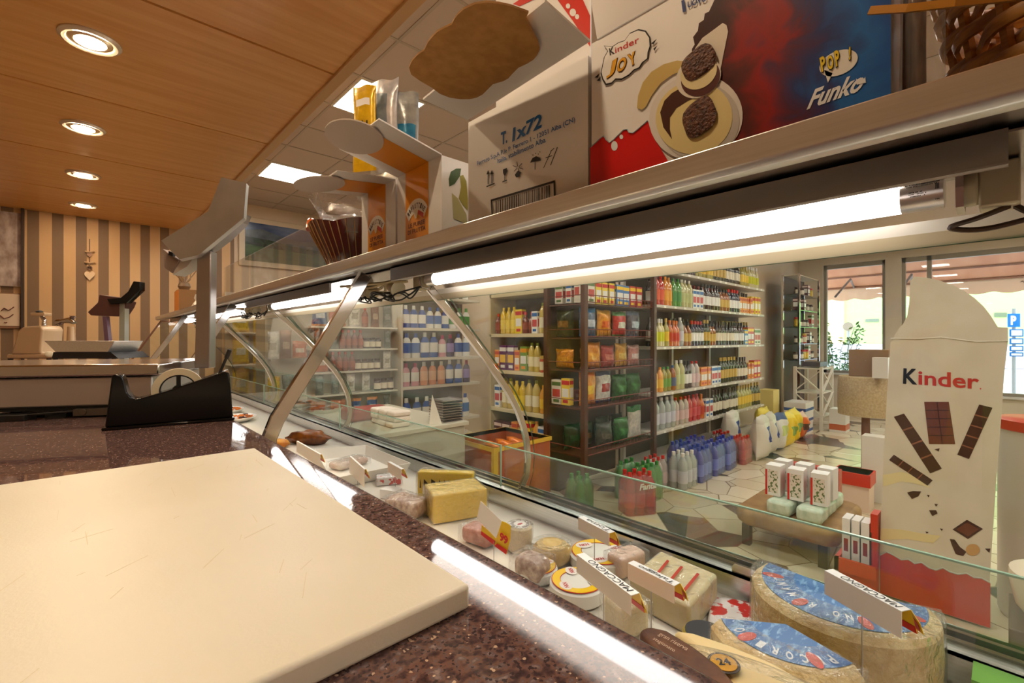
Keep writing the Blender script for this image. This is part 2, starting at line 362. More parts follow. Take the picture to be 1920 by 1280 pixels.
case = thing('display_counter', 'long refrigerated glass display counter holding cheeses, with a steel shelf on top', 'display counter', (.65,2,0))
Y0, Y1 = -.75, 5.0
ENAM = mat('white_enamel', C(232,222,206), .35)
BEIGE = mat('beige_enamel', C(200,182,148), .45)
G().box((.262,Y0,ZD-.02),(.97,Y1,ZD)).build('deck', mat('deck_white', C(232,222,208), .3), case)
G().box((.262,Y0,ZD),(.270,Y1,ZG-.035)).build('rear_panel', STEELD, case)
G().box((.966,Y0,ZD),(.972,Y1,CH-.476)).box((.966,Y0,CH-.480),(1.0,Y1,CH-.476)).build('inner_lip', STEEL, case)
G().box((1.0,Y0,CH-.492),(1.010,Y1,CH-.472)).box((1.034,Y0,CH-.50),(1.052,Y1,CH-.474)).build('sill_rail', CHROME, case)
G().box((1.010,Y0,CH-.50),(1.034,Y1,CH-.484)).build('gasket', BLACKM, case)
G().box((.975,Y0,.10),(1.045,Y1,CH-.50)).box((.27,Y0,.10),(.975,Y1,ZD-.02)).build('front_body', BEIGE, case)
G().box((.30,Y0,0),(1.0,Y1,.10)).build('plinth', BLACKM, case)
prof = [(.733,.108),(.80,.032),(.865,-.036),(.925,-.103),(.975,-.162),(1.014,-.220),(1.042,-.280),(1.056,-.330),(1.062,-.385),(1.055,-.435),(1.040,-.472)]
FR = [-.30, 1.05, 2.40, 3.75]
ends = [(-.75,-.31),(-.29,1.04),(1.06,2.39),(2.41,3.74),(3.76,5.0)]
for a, b in ends:
    g = G(); n = len(prof)
    for y in (a, b):
        for dx in (0, .005): g.v += [Vector((x+dx, y, CH+z+dx*.6)) for x, z in prof]
    for j in range(n-1):
        g.f += [(j,j+1,2*n+j+1,2*n+j),(n+j,3*n+j,3*n+j+1,n+j+1)]; g.i += [0,0]
        g.f += [(j,n+j,n+j+1,j+1),(2*n+j,2*n+j+1,3*n+j+1,3*n+j)]; g.i += [1,1]
    g.f += [(0,2*n,3*n,n),(n-1,2*n-1,4*n-1,3*n-1)]; g.i += [1,1]
    g.build('curved_glass', [GLASS, GLASSG], case, smooth=True)
for a, b in ((-.75,1.09),(1.11,2.36),(2.38,3.74),(3.76,4.98)):
    g = G(); g.box((.979,a,CH-.474),(.985,b,CH-.343), 0); g.box((.979,a,CH-.343),(.985,b,CH-.340), 1); g.box((.979,a-.002,CH-.474),(.985,a,CH-.34), 1)
    g.build('inner_glass', [glassmat('low_glass', (.88,.93,.90), base=.03, haze=.02), mat('polished_glass_edge', C(170,205,180), .1)], case)
for y in FR:
    pts = [(.667,.160),(.715,.112)] + prof[1:-1] + [(1.028,-.474)]
    G().bar([(x-.016, y, CH+z) for x, z in pts], .012, .022, wdir=(0,1,0)).build('glass_frame', CHROME, case, bevel=.003, smooth=True)
    G().bar([(.505,y+.02,CH+.157),(.40,y+.02,CH-.02),(.305,y+.02,CH-.172),(.288,y+.02,CH-.215),(.286,y+.02,ZD)], .014, .031, wdir=(0,1,0)).build('support_post', CHROME, case, bevel=.002)
# end glass at the far end
G().prism([(.28,5.0,ZG),(.5,5.0,CH+.157)]+[(x,5.0,CH+z) for x, z in prof]+[(1.0,5.0,ZD),(.28,5.0,ZD)], (0,.006,0)).build('end_glass', GLASS, case)
G().bar([(.29,4.99,ZG),(.49,4.99,CH+.15),(.70,4.99,CH+.15)], .014, .014, wdir=(0,1,0)).build('end_frame', mat('bronze_frame', C(120,84,66), .3, .8), case)
# shelf on top
SY0, SY1 = -.45, 4.95
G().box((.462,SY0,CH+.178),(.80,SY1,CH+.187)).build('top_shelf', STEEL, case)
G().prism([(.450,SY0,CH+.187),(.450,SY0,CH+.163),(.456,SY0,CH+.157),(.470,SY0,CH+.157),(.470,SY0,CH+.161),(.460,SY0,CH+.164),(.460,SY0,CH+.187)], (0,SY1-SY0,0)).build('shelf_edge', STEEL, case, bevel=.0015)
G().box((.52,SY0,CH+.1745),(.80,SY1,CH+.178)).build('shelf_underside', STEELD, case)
mods = [(-.44,-.10),(.0,1.02),(1.40,2.37),(2.75,3.72),(4.10,4.9)]
for a, b in mods:
    G().prism([(.545,a,CH+.170),(.545,a,CH+.143),(.548,a,CH+.140),(.552,a,CH+.140),(.552,a,CH+.170)], (0,b-a,0)).box((.5435,a,CH+.1405),(.5455,b,CH+.1425)).build('lamp_housing', STEELD, case)
def sheet(name, pr, m, a, b, th=.002):
    pts = [(x,a,CH+z) for x, z in pr] + [(x,a,CH+z+th) for x, z in reversed(pr)]
    return G().prism(pts, (0,b-a,0)).build(name, m, case)
sheet('reflector', [(.552,.168),(.62,.172),(.684,.170),(.712,.136)], mat('reflector_steel', (.55,.50,.45), .25, 1), SY0, SY1)
sheet('reflector_lip', [(.712,.136),(.722,.1236)], ENAM, SY0, SY1)
sheet('valance', [(.722,.1236),(.736,.109)], BEIGE, SY0, SY1, .003)
# fluorescent tubes with holders, each tube a thing of its own
TUBEM = mat('tube_glow', (1,1,1), .3, emis=(1,.97,.94), es=TUBE_E)
CAPM = mat('aluminium_cap', (.72,.68,.66), .28, 1)
tubes = [(.0795,.985,.045,1.02,'nearest fluorescent tube under the steel shelf, brightly lit with aluminium end collar'),
         (1.46,2.33,1.43,2.36,'second fluorescent tube under the steel shelf, beyond the first chrome post'),
         (2.82,3.68,2.79,3.71,'third fluorescent tube under steel shelf, beside the scale column'),
         (4.15,4.85,4.12,4.88,'farthest fluorescent tube under the steel shelf by the striped wall')]
def yt(prof, y, n=20):
    return prof
def cyl(g, r, a, b, x=.655, z=CH+.152, n=20, mi=0):
    M = Matrix.Translation((x,a,z)) @ Matrix.Rotation(R(-90), 4, 'X')
    return g.lathe([(r,0),(r,b-a)], n, M=M, mi=mi)
for a, b, c, d, lb in tubes:
    t = thing('fluorescent_tube', lb, 'fluorescent tube', (.655,(a+b)/2,CH+.152), 0, 'fluorescent tubes under the shelf')
    cyl(G(), .0155, a, b).build('glass_tube', TUBEM, t, smooth=True)
    for p, q in ((c,a),(b,d)): cyl(G(), .0158, p, q).build('end_cap', CAPM, t, smooth=True)
# print on the near collar
t = [o for o in bpy.data.objects if o.name == 'fluorescent_tube'][0]
g = G()
for dz, y0_, y1_, h in ((.010,.048,.076,.0014),(.0075,.050,.075,.0012),(.001,.060,.074,.0012),(-.001,.058,.073,.001),(-.003,.059,.072,.001),(-.009,.047,.052,.002),(.0015,.047,.052,.006)):
    x_ = .655-math.sqrt(max(.0159**2-dz**2, 0))
    for k in range(int((y1_-y0_)/.0011)):
        if random.random() < .75: g.box((x_-.0004,y0_+k*.0011,CH+.152+dz),(x_,y0_+k*.0011+.0007,CH+.152+dz+h))
cap0 = [c for c in t.children if c.name.startswith('end_cap')][0]
g.build('printed_text', BLACK, cap0)
# holders, starters and wiring at the tube ends (part of the counter)
for y, s in ((.036,-1),(1.03,1),(1.42,-1),(2.37,1),(2.78,-1),(3.72,1)):
    g = G(); cyl(g, .0185, *sorted((y,y+s*.016))); g.box((.640,min(y+s*.016,y+s*.044),CH+.128),(.676,max(y+s*.016,y+s*.044),CH+.170))
    g.build('tube_holder', IVORY, case, bevel=.002)
    g = G(); yq = y+s*.003; g.bar([(.637,yq,CH+.168),(.634,yq,CH+.150),(.640,yq,CH+.132),(.668,yq,CH+.130),(.674,yq,CH+.150)], .006, .0015, wdir=(0,1,0))
    g.build('spring_clip', CHROME, case)
for y in (1.12, 1.27, 2.5, 2.62, 3.85):
    M = Matrix.Translation((.62,y,CH+.135)) @ Matrix.Rotation(R(-70), 4, 'X')
    G().lathe([(.018,0),(.018,.03),(.010,.034)], 18, M=M).lathe([(.021,-.004),(.021,.004)], 18, M=M).build('starter', IVORY, case, smooth=True)
WIRE = mat('cable_black', (.01,.01,.01), .4); WIREB = mat('cable_brown', C(70,48,30), .4); WIREW = mat('cable_cream', C(214,196,150), .5)
def wire(pts, r, m, par=case, name='cable'):
    # smooth through the points
    P = [Vector(p) for p in pts]; out = []
    for i in range(len(P)-1):
        p0 = P[max(i-1,0)]; p1 = P[i]; p2 = P[i+1]; p3 = P[min(i+2,len(P)-1)]
        for k in range(6):
            t_ = k/6; out.append(.5*((2*p1)+(-p0+p2)*t_+(2*p0-5*p1+4*p2-p3)*t_*t_+(-p0+3*p1-3*p2+p3)*t_**3))
    out.append(P[-1])
    return G().tube(out, r, 6).build(name, m, par, smooth=True)
wire([(.655,.0,CH+.128),(.64,.02,CH+.118),(.64,.04,CH+.112),(.65,.015,CH+.108),(.66,-.03,CH+.118)], .0028, WIREB)
wire([(.66,-.005,CH+.128),(.65,-.02,CH+.116),(.66,-.05,CH+.12)], .0028, WIREB)
for yb in (1.02, 2.38, 3.73):
    for k in range(4):
        wire([(.56+.02*k,yb+.33,CH+.155),(.57+.02*k,yb+.2,CH+.150-.006*k),(.60,yb+.12,CH+.152),(.62,yb+.05,CH+.150)], .004, WIREW)
    for k in range(4):
        rr = random.Random(k+int(yb*10)); pts = [(.60,yb+.36-.02*k,CH+.14)]
        for j in range(9): pts.append((.61+rr.uniform(-.02,.03), yb+.33-.035*j+rr.uniform(-.02,.02), CH+.118+rr.uniform(-.018,.012)))
        pts.append((.64,yb+.02,CH+.135))
        wire(pts, .0022, WIRE)

# ================================================================== ON THE WORKTOP
# cutting board
b = thing('cutting_board', 'large cream plastic cutting board lying on the granite worktop', 'cutting board', (-.03,.525,ZG))
POLY = mat('board_polyethylene', C(240,234,214), .42, noise2=C(234,227,205), nscale=5, bump=.04, bscale=400, sss=.15)
G().box((-.27,.252,ZG+.0005),(.195,.795,ZG+.0175)).build('board', POLY, b, bevel=.003, seg=3)
g = G()
for k in range(60):
    x, y = random.uniform(-.2,.18), random.uniform(.27,.78); a = random.gauss(1.1,.35); l = random.uniform(.004,.04); wd = random.uniform(.0001,.0003)
    dx, dy = math.cos(a)*l, math.sin(a)*l; nx, ny = -math.sin(a)*wd, math.cos(a)*wd
    g.prism([(x-nx,y-ny,ZG+.0175),(x+nx,y+ny,ZG+.0175),(x+dx+nx,y+dy+ny,ZG+.0175),(x+dx-nx,y+dy-ny,ZG+.0175)], (0,0,.00015))
g.build('knife_cuts', pm(226,214,180,.5), b)['kind'] = 'stuff'
# black tape dispenser
p0, p1 = atZ(190,808,ZG), atZ(440,787,ZG); dr = (p1-p0).normalized(); nn = Vector((-dr.y,dr.x,0))
if nn.dot(p0-O) < 0: nn = -nn
nn.normalize(); LD = (p1-p0).length; ZV = Vector((0,0,1))
t = thing('tape_dispenser', 'glossy black desk tape dispenser with a white tape roll, on the granite', 'tape dispenser', (p0+p1)/2)
def dsp(px, py): return atP(px, py, p0, nn)
pr = [(196,803),(209,704),(214,702),(228,703),(232,712),(238,735),(246,745),(254,748),(266,746),(310,734),(375,712),(405,702),(421,696),(430,699),(434,740),(437,786)]
pts = [dsp(*q) for q in pr]
for q in (pts[0], pts[-1]): q.z = ZG+.006
G().prism([q+nn*.002 for q in pts], nn*.050).build('housing', BLACKP, t, bevel=.003, seg=3)
G().prism([p0-nn*.003, p1-nn*.003, p1+nn*.056, p0+nn*.056], (0,0,.006)).build('base', BLACKP, t, bevel=.002)
c = dsp(334,733)+nn*.027; rad = (dsp(283,733)-dsp(334,733)).length*1.02
Mw = Matrix.Translation(c) @ Matrix((dr, ZV.cross(dr)*0+Vector((0,0,1)), nn)).transposed().to_4x4()
def ringw(r0, r1, hw, m, name, par):
    return G().lathe([(r0,-hw),(r1,-hw),(r1,hw),(r0,hw),(r0,-hw)], 48, M=Mw, caps=False).build(name, m, par, smooth=True)
roll = ringw(rad*.72, rad, .012, mat('tape_white', C(222,208,172), .35), 'tape_roll', t)
ringw(rad*.66, rad*.71, .0125, BLACKP, 'tape_core', roll)
g = G().lathe([(rad*.25,-.012),(rad*.25,.012)], 24, M=Mw)
for k in range(3):
    a = R(90+120*k); g.box((rad*.2,-.004,-.008),(rad*.68,.004,.008), M=Mw @ Matrix.Rotation(a,4,'Z'))
g.build('tape_wheel', BLACKP, t, smooth=False)
G().prism([dsp(410,700)+nn*.004,dsp(428,694)+nn*.004,dsp(431,700)+nn*.004,dsp(412,706)+nn*.004], nn*.046).build('cutting_blade', CHROME, t)
# marker standing in the dispenser
a, e = dsp(414,697)+nn*.02, dsp(432,655)+nn*.02
pn = G().tube([a-(e-a)*.15, a+(e-a)*.62], .0032, 10).build('marker_pen', BLACKM, None, base=a, smooth=True); tag(pn, 'thin black marker sticking up out of the tape dispenser', 'marker')
G().tube([a+(e-a)*.60, a+(e-a)*.97, e], [.0048,.0046,.002], 10).build('pen_cap', BLACKM, pn, smooth=True)

# electronic scale
so = RD(-1.154,1.04); sx = (RD(1,0)*.9605+RD(0,1)*.278).normalized(); rz = math.atan2(sx.y, sx.x)
sc = thing('counter_scale', 'steel counter scale with wide flat weighing plate, behind the black tape dispenser', 'weighing scale', (so.x,so.y,ZG), rz)
def L_(g): return g                              # local builds
zt = .186-.0605
G().box((-.20,0,zt-.028),(.305,.34,zt)).build('weighing_plate', mat('polished_steel', (.60,.56,.53), .16, 1, bump=.02, bscale=8), sc, world=False, bevel=.004)
G().box((-.19,.015,.026),(.285,.33,zt-.031)).build('body', mat('steel_matte_light', (.62,.60,.58), .42, .85, bump=.03, bscale=20, bstretch=(1,1,60)), sc, world=False, bevel=.004)
G().box((-.18,.02,.018),(.28,.32,.026)).build('chassis', BLACKM, sc, world=False)
for x, y in ((-.15,.03),(.085,.03),(.25,.04),(-.15,.30),(.25,.30)):
    G().lathe([(.012,.018),(.010,.010),(.018,.008),(.018,0)], 16, c=(x,y,0)).build('foot', BLACKM, sc, world=False, smooth=True)
G().box((.13,.006,.004),(.28,.03,.020)).lathe([(.008,0),(.008,.002)],12,M=Matrix.Translation((.15,.005,.014))@Matrix.Rotation(R(90),4,'X')).build('connector_strip', pm(96,88,78), sc, world=False, bevel=.003)
G().box((-.02,-.012,0),(.05,.03,.014)).tube([(-.02,.0,.008),(-.1,-.005,.006),(-.2,.0,.006)],.004,6).tube([(.05,.0,.012),(.08,-.005,.014),(.13,.01,.016)],.003,6).build('plug_and_cable', BLACKM, sc, world=False, bevel=.002)
# column and two-sided display head
pd = 1.3
def hd(px, py, dd=0): return atD(px, py, pd+dd)
col = [hd(364,690), hd(392,690), hd(395,470), hd(369,478)]
G().prism(col, RD(0,1)*.03).build('column', STEELD, sc, bevel=.003)
out = [(415,332),(462,343),(457,408),(372,478),(336,486),(302,451),(390,396)]
G().prism([hd(*p, -.02) for p in out], RD(0,1)*.012+Vector((0,0,-.004))).build('display_hood', mat('hood_steel', (.55,.53,.50), .38, .9, noise2=(.42,.39,.36), nscale=6), sc)
G().prism([hd(*p) for p in ((458,400),(452,416),(420,446),(394,466),(372,478),(400,440))], RD(0,1)*.035).build('hood_side', STEELD, sc)
G().prism([hd(*p, .0) for p in ((305,466),(320,478),(337,487),(322,512),(308,502))], RD(0,1)*.05).build('display_housing', mat('grey_plastic', C(150,130,118), .5), sc, bevel=.002)
G().prism([hd(*p, .004) for p in ((336,486),(368,476),(350,500),(323,515))], RD(0,1)*.05).build('display_panel', pm(226,212,196), sc, bevel=.001)
G().prism([hd(*p, -.004) for p in ((316,470),(324,474),(324,480),(316,478))], RD(0,1)*.01).build('push_button', BLACKM, sc)

# ================================================================== BACK END OF THE COUNTER
def pxbox(px0, px1, D, dep, pyb, pyt):
    return
def at_r(px, D): return RD((px-960)/FPX*D, D)
# slicer
D = 2.9; zb = ZG
def q_(px, py, dd=0): return atD(px, py, D+dd)
fw = RD(0,1)
CREAM = mat('cast_enamel', C(206,176,140), .35, .3)
t = thing('meat_slicer', 'cream enamelled meat slicer with knob on top, by the striped wall', 'slicer', at_r(55,D)+Vector((0,0,ZG)))
G().prism([q_(20,665),(q_(22,655)),(q_(33,620)),(q_(42,612)),(q_(75,610)),(q_(80,617)),(q_(76,658)),(q_(78,665))], fw*.14).build('motor_housing', CREAM, t, bevel=.012, seg=3)
z0_ = q_(0,664).z
G().prism([q_(12,664),(q_(12,672)),(q_(100,672)),(q_(100,664))], fw*.25).build('base', CREAM, t, bevel=.006)
g = G()
for px in (20, 92):
    c = at_r(px, D+.1); g.lathe([(.016,ZG),(.012,q_(0,672).z+.004)], 12, c=(c.x,c.y,0))
g.build('feet', BLACKM, t)
G().tube([q_(82,612,.05),q_(83,600,.05),q_(78,592,.05)], .011, 10).build('guard_arm', CHROME, t, smooth=True)
G().prism([q_(56,586),(q_(57,592)),(q_(83,592)),(q_(83,586))], fw*.05).build('carriage_handle', CREAM, t, bevel=.004)
g = G(); c = q_(74,586,.02); g.lathe([(.014,0),(.02,.008),(.006,.016)], 14, c=c); g.build('knob', BLACKM, t, smooth=True)
G().lathe([(.02,-.008),(.018,.0),(.010,.004)], 16, M=Matrix.Translation(q_(92,664,-.02)) @ Matrix.Rotation(R(90),4,'X')).build('thickness_dial', IVORY, t, smooth=True)
# chrome mincer
D = 3.5
t = thing('meat_mincer', 'small polished meat mincer standing behind the steel tray', 'mincer', at_r(130,D)+Vector((0,0,ZG)))
G().tube([q_(134,650),(q_(133,612))], [.03,.02], 14).tube([q_(134,652), Vector((*q_(134,652).xy, ZG))], .035, 14).build('pedestal', CREAM, t, smooth=True)
G().tube([q_(108,604),q_(114,604),q_(118,602),q_(132,600),q_(140,605)], [.024,.026,.016,.024,.014], 14).build('barrel', CHROME, t, smooth=True)
G().tube([q_(108,606),q_(106,612),q_(112,616)], [.008,.012,.006], 10).build('crank', CHROME, t, smooth=True)
G().tube([q_(136,598),q_(137,592)], [.010,.022], 14).build('hopper', CHROME, t, smooth=True)
# steel tray on a dark stand
D = 2.55
t = thing('steel_tray', 'deep stainless tray with sloping sides, right of the cream slicer', 'tray', at_r(150,D)+Vector((0,0,ZG)))
G().prism([q_(82,639),(q_(86,642)),(q_(104,660)),(q_(202,660)),(q_(213,642)),(q_(215,639))], fw*.2).build('tray', STEEL, t, bevel=.003)
G().prism([q_(100,660),(q_(97,672)),(q_(222,672)),(q_(208,660))], fw*.22).build('stand', BLACKM, t)
g = G(); zt_ = q_(0,672).z
for px, dd in ((104,0),(214,0),(104,.2),(214,.2)):
    c = at_r(px, D+dd); g.lathe([(.01,ZG),(.01,zt_+.002)], 8, c=(c.x,c.y,0))
g.build('feet', BLACKM, t)
# second scale head: black display on a grey pole
D = 3.4
t = thing('scale_display', 'dark scale display head with a black raised arm, in front of wallpaper', 'scale display', at_r(228,D)+Vector((0,0,ZG)))
G().prism([q_(223,672),(q_(233,672)),(q_(234,566)),(q_(224,566))], fw*.04).prism([q_(223,674),(q_(233,674)),(q_(233,670)),(q_(223,670))], fw*.04).prism([Vector((*q_(215,0).xy,ZG)),Vector((*q_(241,0).xy,ZG)),q_(233,672),q_(223,672)], fw*.04).build('pole', pm(150,150,136), t)
G().prism([q_(164,585),(q_(183,567)),(q_(186,552)),(q_(225,558)),(q_(240,565)),(q_(236,575)),(q_(224,593)),(q_(170,591))], fw*.08).build('display_body', mat('bordeaux_plastic', C(84,54,50), .35), t, bevel=.004)
G().prism([q_(200,560,-.02),(q_(206,570,-.02)),(q_(236,568,-.02)),(q_(262,544,-.02)),(q_(262,528,-.02)),(q_(250,527,-.02)),(q_(240,546,-.02)),(q_(226,558,-.02))], fw*.05).build('raised_arm', BLACKP, t, bevel=.003)
G().prism([q_(192,593),(q_(196,640)),(q_(202,672)),(q_(204,640)),(q_(199,593))], fw*.03).prism([Vector((*q_(194,0).xy,ZG)),Vector((*q_(208,0).xy,ZG)),q_(204,670),q_(198,670)], fw*.03).build('rear_strut', pm(104,78,96), t)

# things on the striped wall
Yw = 5.955
def wbox(g, px0, py0, px1, py1, th, mi=0, y=Yw):
    a, c = atY(px0, py0, y), atY(px1, py1, y)
    z1 = a.z; z0 = c.z
    return g.box((a.x, y-th, z0), (c.x, y, z1), mi)
o = wbox(G(), -30, 392, 39.5, 538, .02).build('frosted_panel', mat('frosted_mottled', C(206,190,184), .25, noise2=C(150,128,118), nscale=9, nstretch=(2,1,1)), None, base=atY(5,540,Yw))
tag(o, 'pale mottled frosted panel high on the wall, left of the striped wallpaper', 'panel')
wbox(G(), 40, 392, 46, 700, .05).build('dark_edge', pm(60,44,38), o)
t = thing('framed_sign', 'small pale framed sign with brown curls, under the frosted panel', 'framed sign', atY(10,600,Yw))
wbox(G(), -30, 547, 38, 616, .02).build('frame', pm(150,110,80), t, bevel=.004)
wbox(G(), -28, 549, 37, 611, .005, y=Yw-.0205).build('backing', pm(222,196,168), t)
g = G()
for pts in (((2,583),(8,577),(16,582),(24,577),(26,575)),((0,591),(8,597),(18,594),(25,589)),((8,604),(11,605),(13,604))):
    g.tube([atY(x, y, Yw-.028) for x, y in pts], .012, 6, flat=(1,.3))
g.build('scrollwork', pm(120,50,36), t)
t = thing('heart_hanging', 'hanging wooden decoration with a cream heart at its end, on striped wall', 'wall decoration', atY(168,525,Yw))
for yy, wdt in ((471,9),(491,10)): G().tube([atY(168-wdt,yy,Yw-.012),atY(168,yy+2,Yw-.012),atY(168+wdt,yy,Yw-.012)], .008, 6).build('crossbar', pm(196,160,122), t)
g = G(); g.tube([atY(168,448,Yw-.01),atY(168,505,Yw-.01)], .004, 6); g.build('cord', pm(120,86,60), t)
def heart(cx, cy, s): return [(cx+s*math.sin(a)**3, cy-s*(13*math.cos(a)-5*math.cos(2*a)-2*math.cos(3*a)-math.cos(4*a))/16) for a in (2*math.pi*i/24 for i in range(24))]
G().prism([atY(x,y,Yw-.004) for x, y in heart(168,516,10)], (0,-.014,0)).build('heart', pm(226,194,156), t)
G().prism([atY(x,y,Yw-.004) for x, y in heart(168,478,5)], (0,-.014,0)).build('small_heart', pm(150,110,84), t)
G().lathe([(.02,-.006),(.02,.006),(.012,.006),(.012,-.006)], 16, M=Matrix.Translation(atY(168,502,Yw-.01)) @ Matrix.Rotation(R(90),4,'X')).build('ring', pm(110,76,56), t)

# ================================================================== ON THE STEEL SHELF
SZ = CH+.1875; NX = (-1,0,0)
def F(px, py): return atX(px, py, .4995)
def Fl(L): return [Vector((q.x, q.y, max(q.z, SZ+.0015))) for q in (F(*p) for p in L)]
def carton_body(g, x0, x1, y0, y1, z0, z1, th=.003):
    """open-topped card box"""
    g.box((x0,y0,z0),(x1,y1,z0+th)).box((x0,y0,z0+th),(x0+th,y1,z1)).box((x1-th,y0,z0+th),(x1,y1,z1)).box((x0+th,y0,z0+th),(x1-th,y0+th,z1)).box((x0+th,y1-th,z0+th),(x1-th,y1,z1))
    return g
# --- big sweets carton with the red-and-blue printed side
def print_mat():
    m = bpy.data.materials.new('red_to_blue_print'); m.use_nodes = True; nt = m.node_tree; b = nt.nodes['Principled BSDF']; L = nt.links.new
    tc = nt.nodes.new('ShaderNodeTexCoord'); s = nt.nodes.new('ShaderNodeSeparateXYZ'); L(tc.outputs['Object'], s.inputs[0])
    n = nt.nodes.new('ShaderNodeTexNoise'); n.inputs['Scale'].default_value = 22; n.inputs['Detail'].default_value = 4; n.inputs['Distortion'].default_value = .8; L(tc.outputs['Object'], n.inputs[0])
    a = nt.nodes.new('ShaderNodeMath'); a.operation = 'MULTIPLY_ADD'; a.inputs[1].default_value = -5.2; a.inputs[2].default_value = -.32; L(s.outputs[1], a.inputs[0])
    c = nt.nodes.new('ShaderNodeMath'); c.operation = 'MULTIPLY_ADD'; c.inputs[1].default_value = .62; L(n.outputs[0], c.inputs[0]); L(a.outputs[0], c.inputs[2])
    r = nt.nodes.new('ShaderNodeValToRGB'); el = r.color_ramp.elements
    el[0].position = .02; el[0].color = (*C(60,22,22), 1); el[1].position = 1; el[1].color = (*C(30,70,140), 1)
    for p, cc in ((.16,(92,34,30)),(.30,(150,30,28)),(.42,(84,40,66)),(.54,(40,56,108)),(.70,(30,104,178)),(.86,(24,84,160))): x = el.new(p); x.color = (*C(*cc), 1)
    L(c.outputs[0], r.inputs[0]); L(r.outputs[0], b.inputs['Base Color']); b.inputs['Roughness'].default_value = .35
    return m
yA, yB = .069, .383; zB = CH+.396
kj = thing('sweets_carton', 'large white, red and blue printed sweets carton at the right on the steel shelf', 'carton', (.6,(yA+yB)/2,SZ))
carton_body(G(), .5, .70, yA, yB-.002, SZ+.0008, zB).build('carton', WHITEC, kj)
G().prism([(.5,yA,zB+.001),(.4985,yA,zB+.001),(.478,yA+.01,CH+.52),(.480,yA+.01,CH+.52)], (0,yB-yA-.012,0)).build('top_flap', WHITEC, kj)
W_ = C(238,236,232)
decal(kj, 'printed_panel', Fl([(1345,-10),(1330,22),(1322,26),(1320,38),(1311,44),(1309,58),(1300,70),(1303,84),(1298,92),(1296,120),(1290,160),(1330,200),(1368,262),(1362,300),(1440,300),(1671,250),(1671,-30),(1400,-30)]), NX, print_mat(), .0004)
decal(kj, 'red_wave', Fl([(1107,277),(1118,268),(1126,260),(1133,255),(1137,262),(1144,268),(1152,262),(1162,252),(1170,244),(1177,243),(1180,249),(1188,250),(1200,240),(1215,227),(1222,250),(1252,300),(1252,345),(1107,370)]), NX, pm(214,18,16), .0005)
decal(kj, 'wave_drop', Fl([(x,y) for x, y in ell(1153,274,6,9)]), NX, pm(226,232,236), .001)
decal(kj, 'wave_drop', Fl([(x,y) for x, y in ell(1166,257,3.4,4.4)]), NX, pm(226,232,236), .001)
e = Fl([(1107,277),(1118,268),(1126,260),(1133,255),(1137,262),(1144,268),(1152,262),(1162,252),(1170,244),(1177,243),(1180,249),(1188,250),(1200,240),(1215,227)])
G().tube([p+Vector((-.001,0,0)) for p in e], .0012, 6, flat=(1,.5)).build('wave_edge', pm(170,200,214), kj)
decal(kj, 'yellow_swoosh', Fl([(1195,203),(1197,180),(1206,155),(1222,135),(1245,121),(1270,114),(1292,116),(1286,132),(1262,140),(1240,156),(1222,180),(1212,200),(1204,206)]), NX, pm(206,180,110), .0006)
def kd(name, L, m, off): decal(kj, name, Fl(L), NX, m, off)
kd('spoon', [(1363,48),(1356,44),(1340,56),(1318,72),(1304,92),(1302,110),(1330,140),(1352,130),(1360,90),(1366,60)], pm(226,216,200), .0010)
kd('cup_rim', ell(1306,221,88,80,44,R(-14)), pm(228,222,214), .0012)
kd('cup_side', ell(1312,228,76,72,40,R(-14)), pm(196,190,182), .0016)
kd('cream', ell(1303,222,72,68,40,R(-14)), pm(230,212,150), .0020)
kd('cocoa_swirl', [(1262,262),(1246,240),(1240,212),(1248,190),(1262,176),(1276,168),(1296,176),(1312,182),(1292,190),(1270,204),(1258,222),(1258,244)], pm(72,38,24), .0024)
kd('spoon_rim', ell(1312,146,45,37,36,R(-38)), pm(232,224,210), .0028)
kd('spoon_cocoa', ell(1316,148,39,32,36,R(-38)), pm(84,40,32), .0032)
kd('spoon_cream', ell(1313,138,37,29,36,R(-38)), pm(232,218,168), .0036)
CRUNCH = mat('crisped_cocoa', C(112,66,40), .5, noise2=C(66,34,22), nscale=200, bump=1, bscale=300)
for nm, cx, cy, rx, ry in (('wafer_ball',1313,120,31,30),('wafer_ball',1314,222,31,36)):
    c = F(cx, cy); rr = (F(cx+rx,cy)-c).length; rv = (F(cx,cy-ry)-c).length
    g = G(); k = 0; vs = [c+Vector((-.0068 if nm else 0,0,0))]; n1, n2 = 7, 26
    for i in range(1, n1+1):
        for j in range(n2):
            a = 2*math.pi*j/n2; f = i/n1; w_ = 1+.06*math.sin(j*5.3)*(i==n1)
            vs.append(c+Vector((-.0040-.0028*math.sqrt(max(0,1-f*f))-random.uniform(0,.0008), -rr*f*w_*math.cos(a), rv*f*w_*math.sin(a))))
    fs = [(0,1+j,1+(j+1)%n2) for j in range(n2)] + [(1+i*n2+j,1+(i+1)*n2+j,1+(i+1)*n2+(j+1)%n2,1+i*n2+(j+1)%n2) for i in range(n1-1) for j in range(n2)]
    g.add(vs, fs); g.build(nm, CRUNCH, kj)
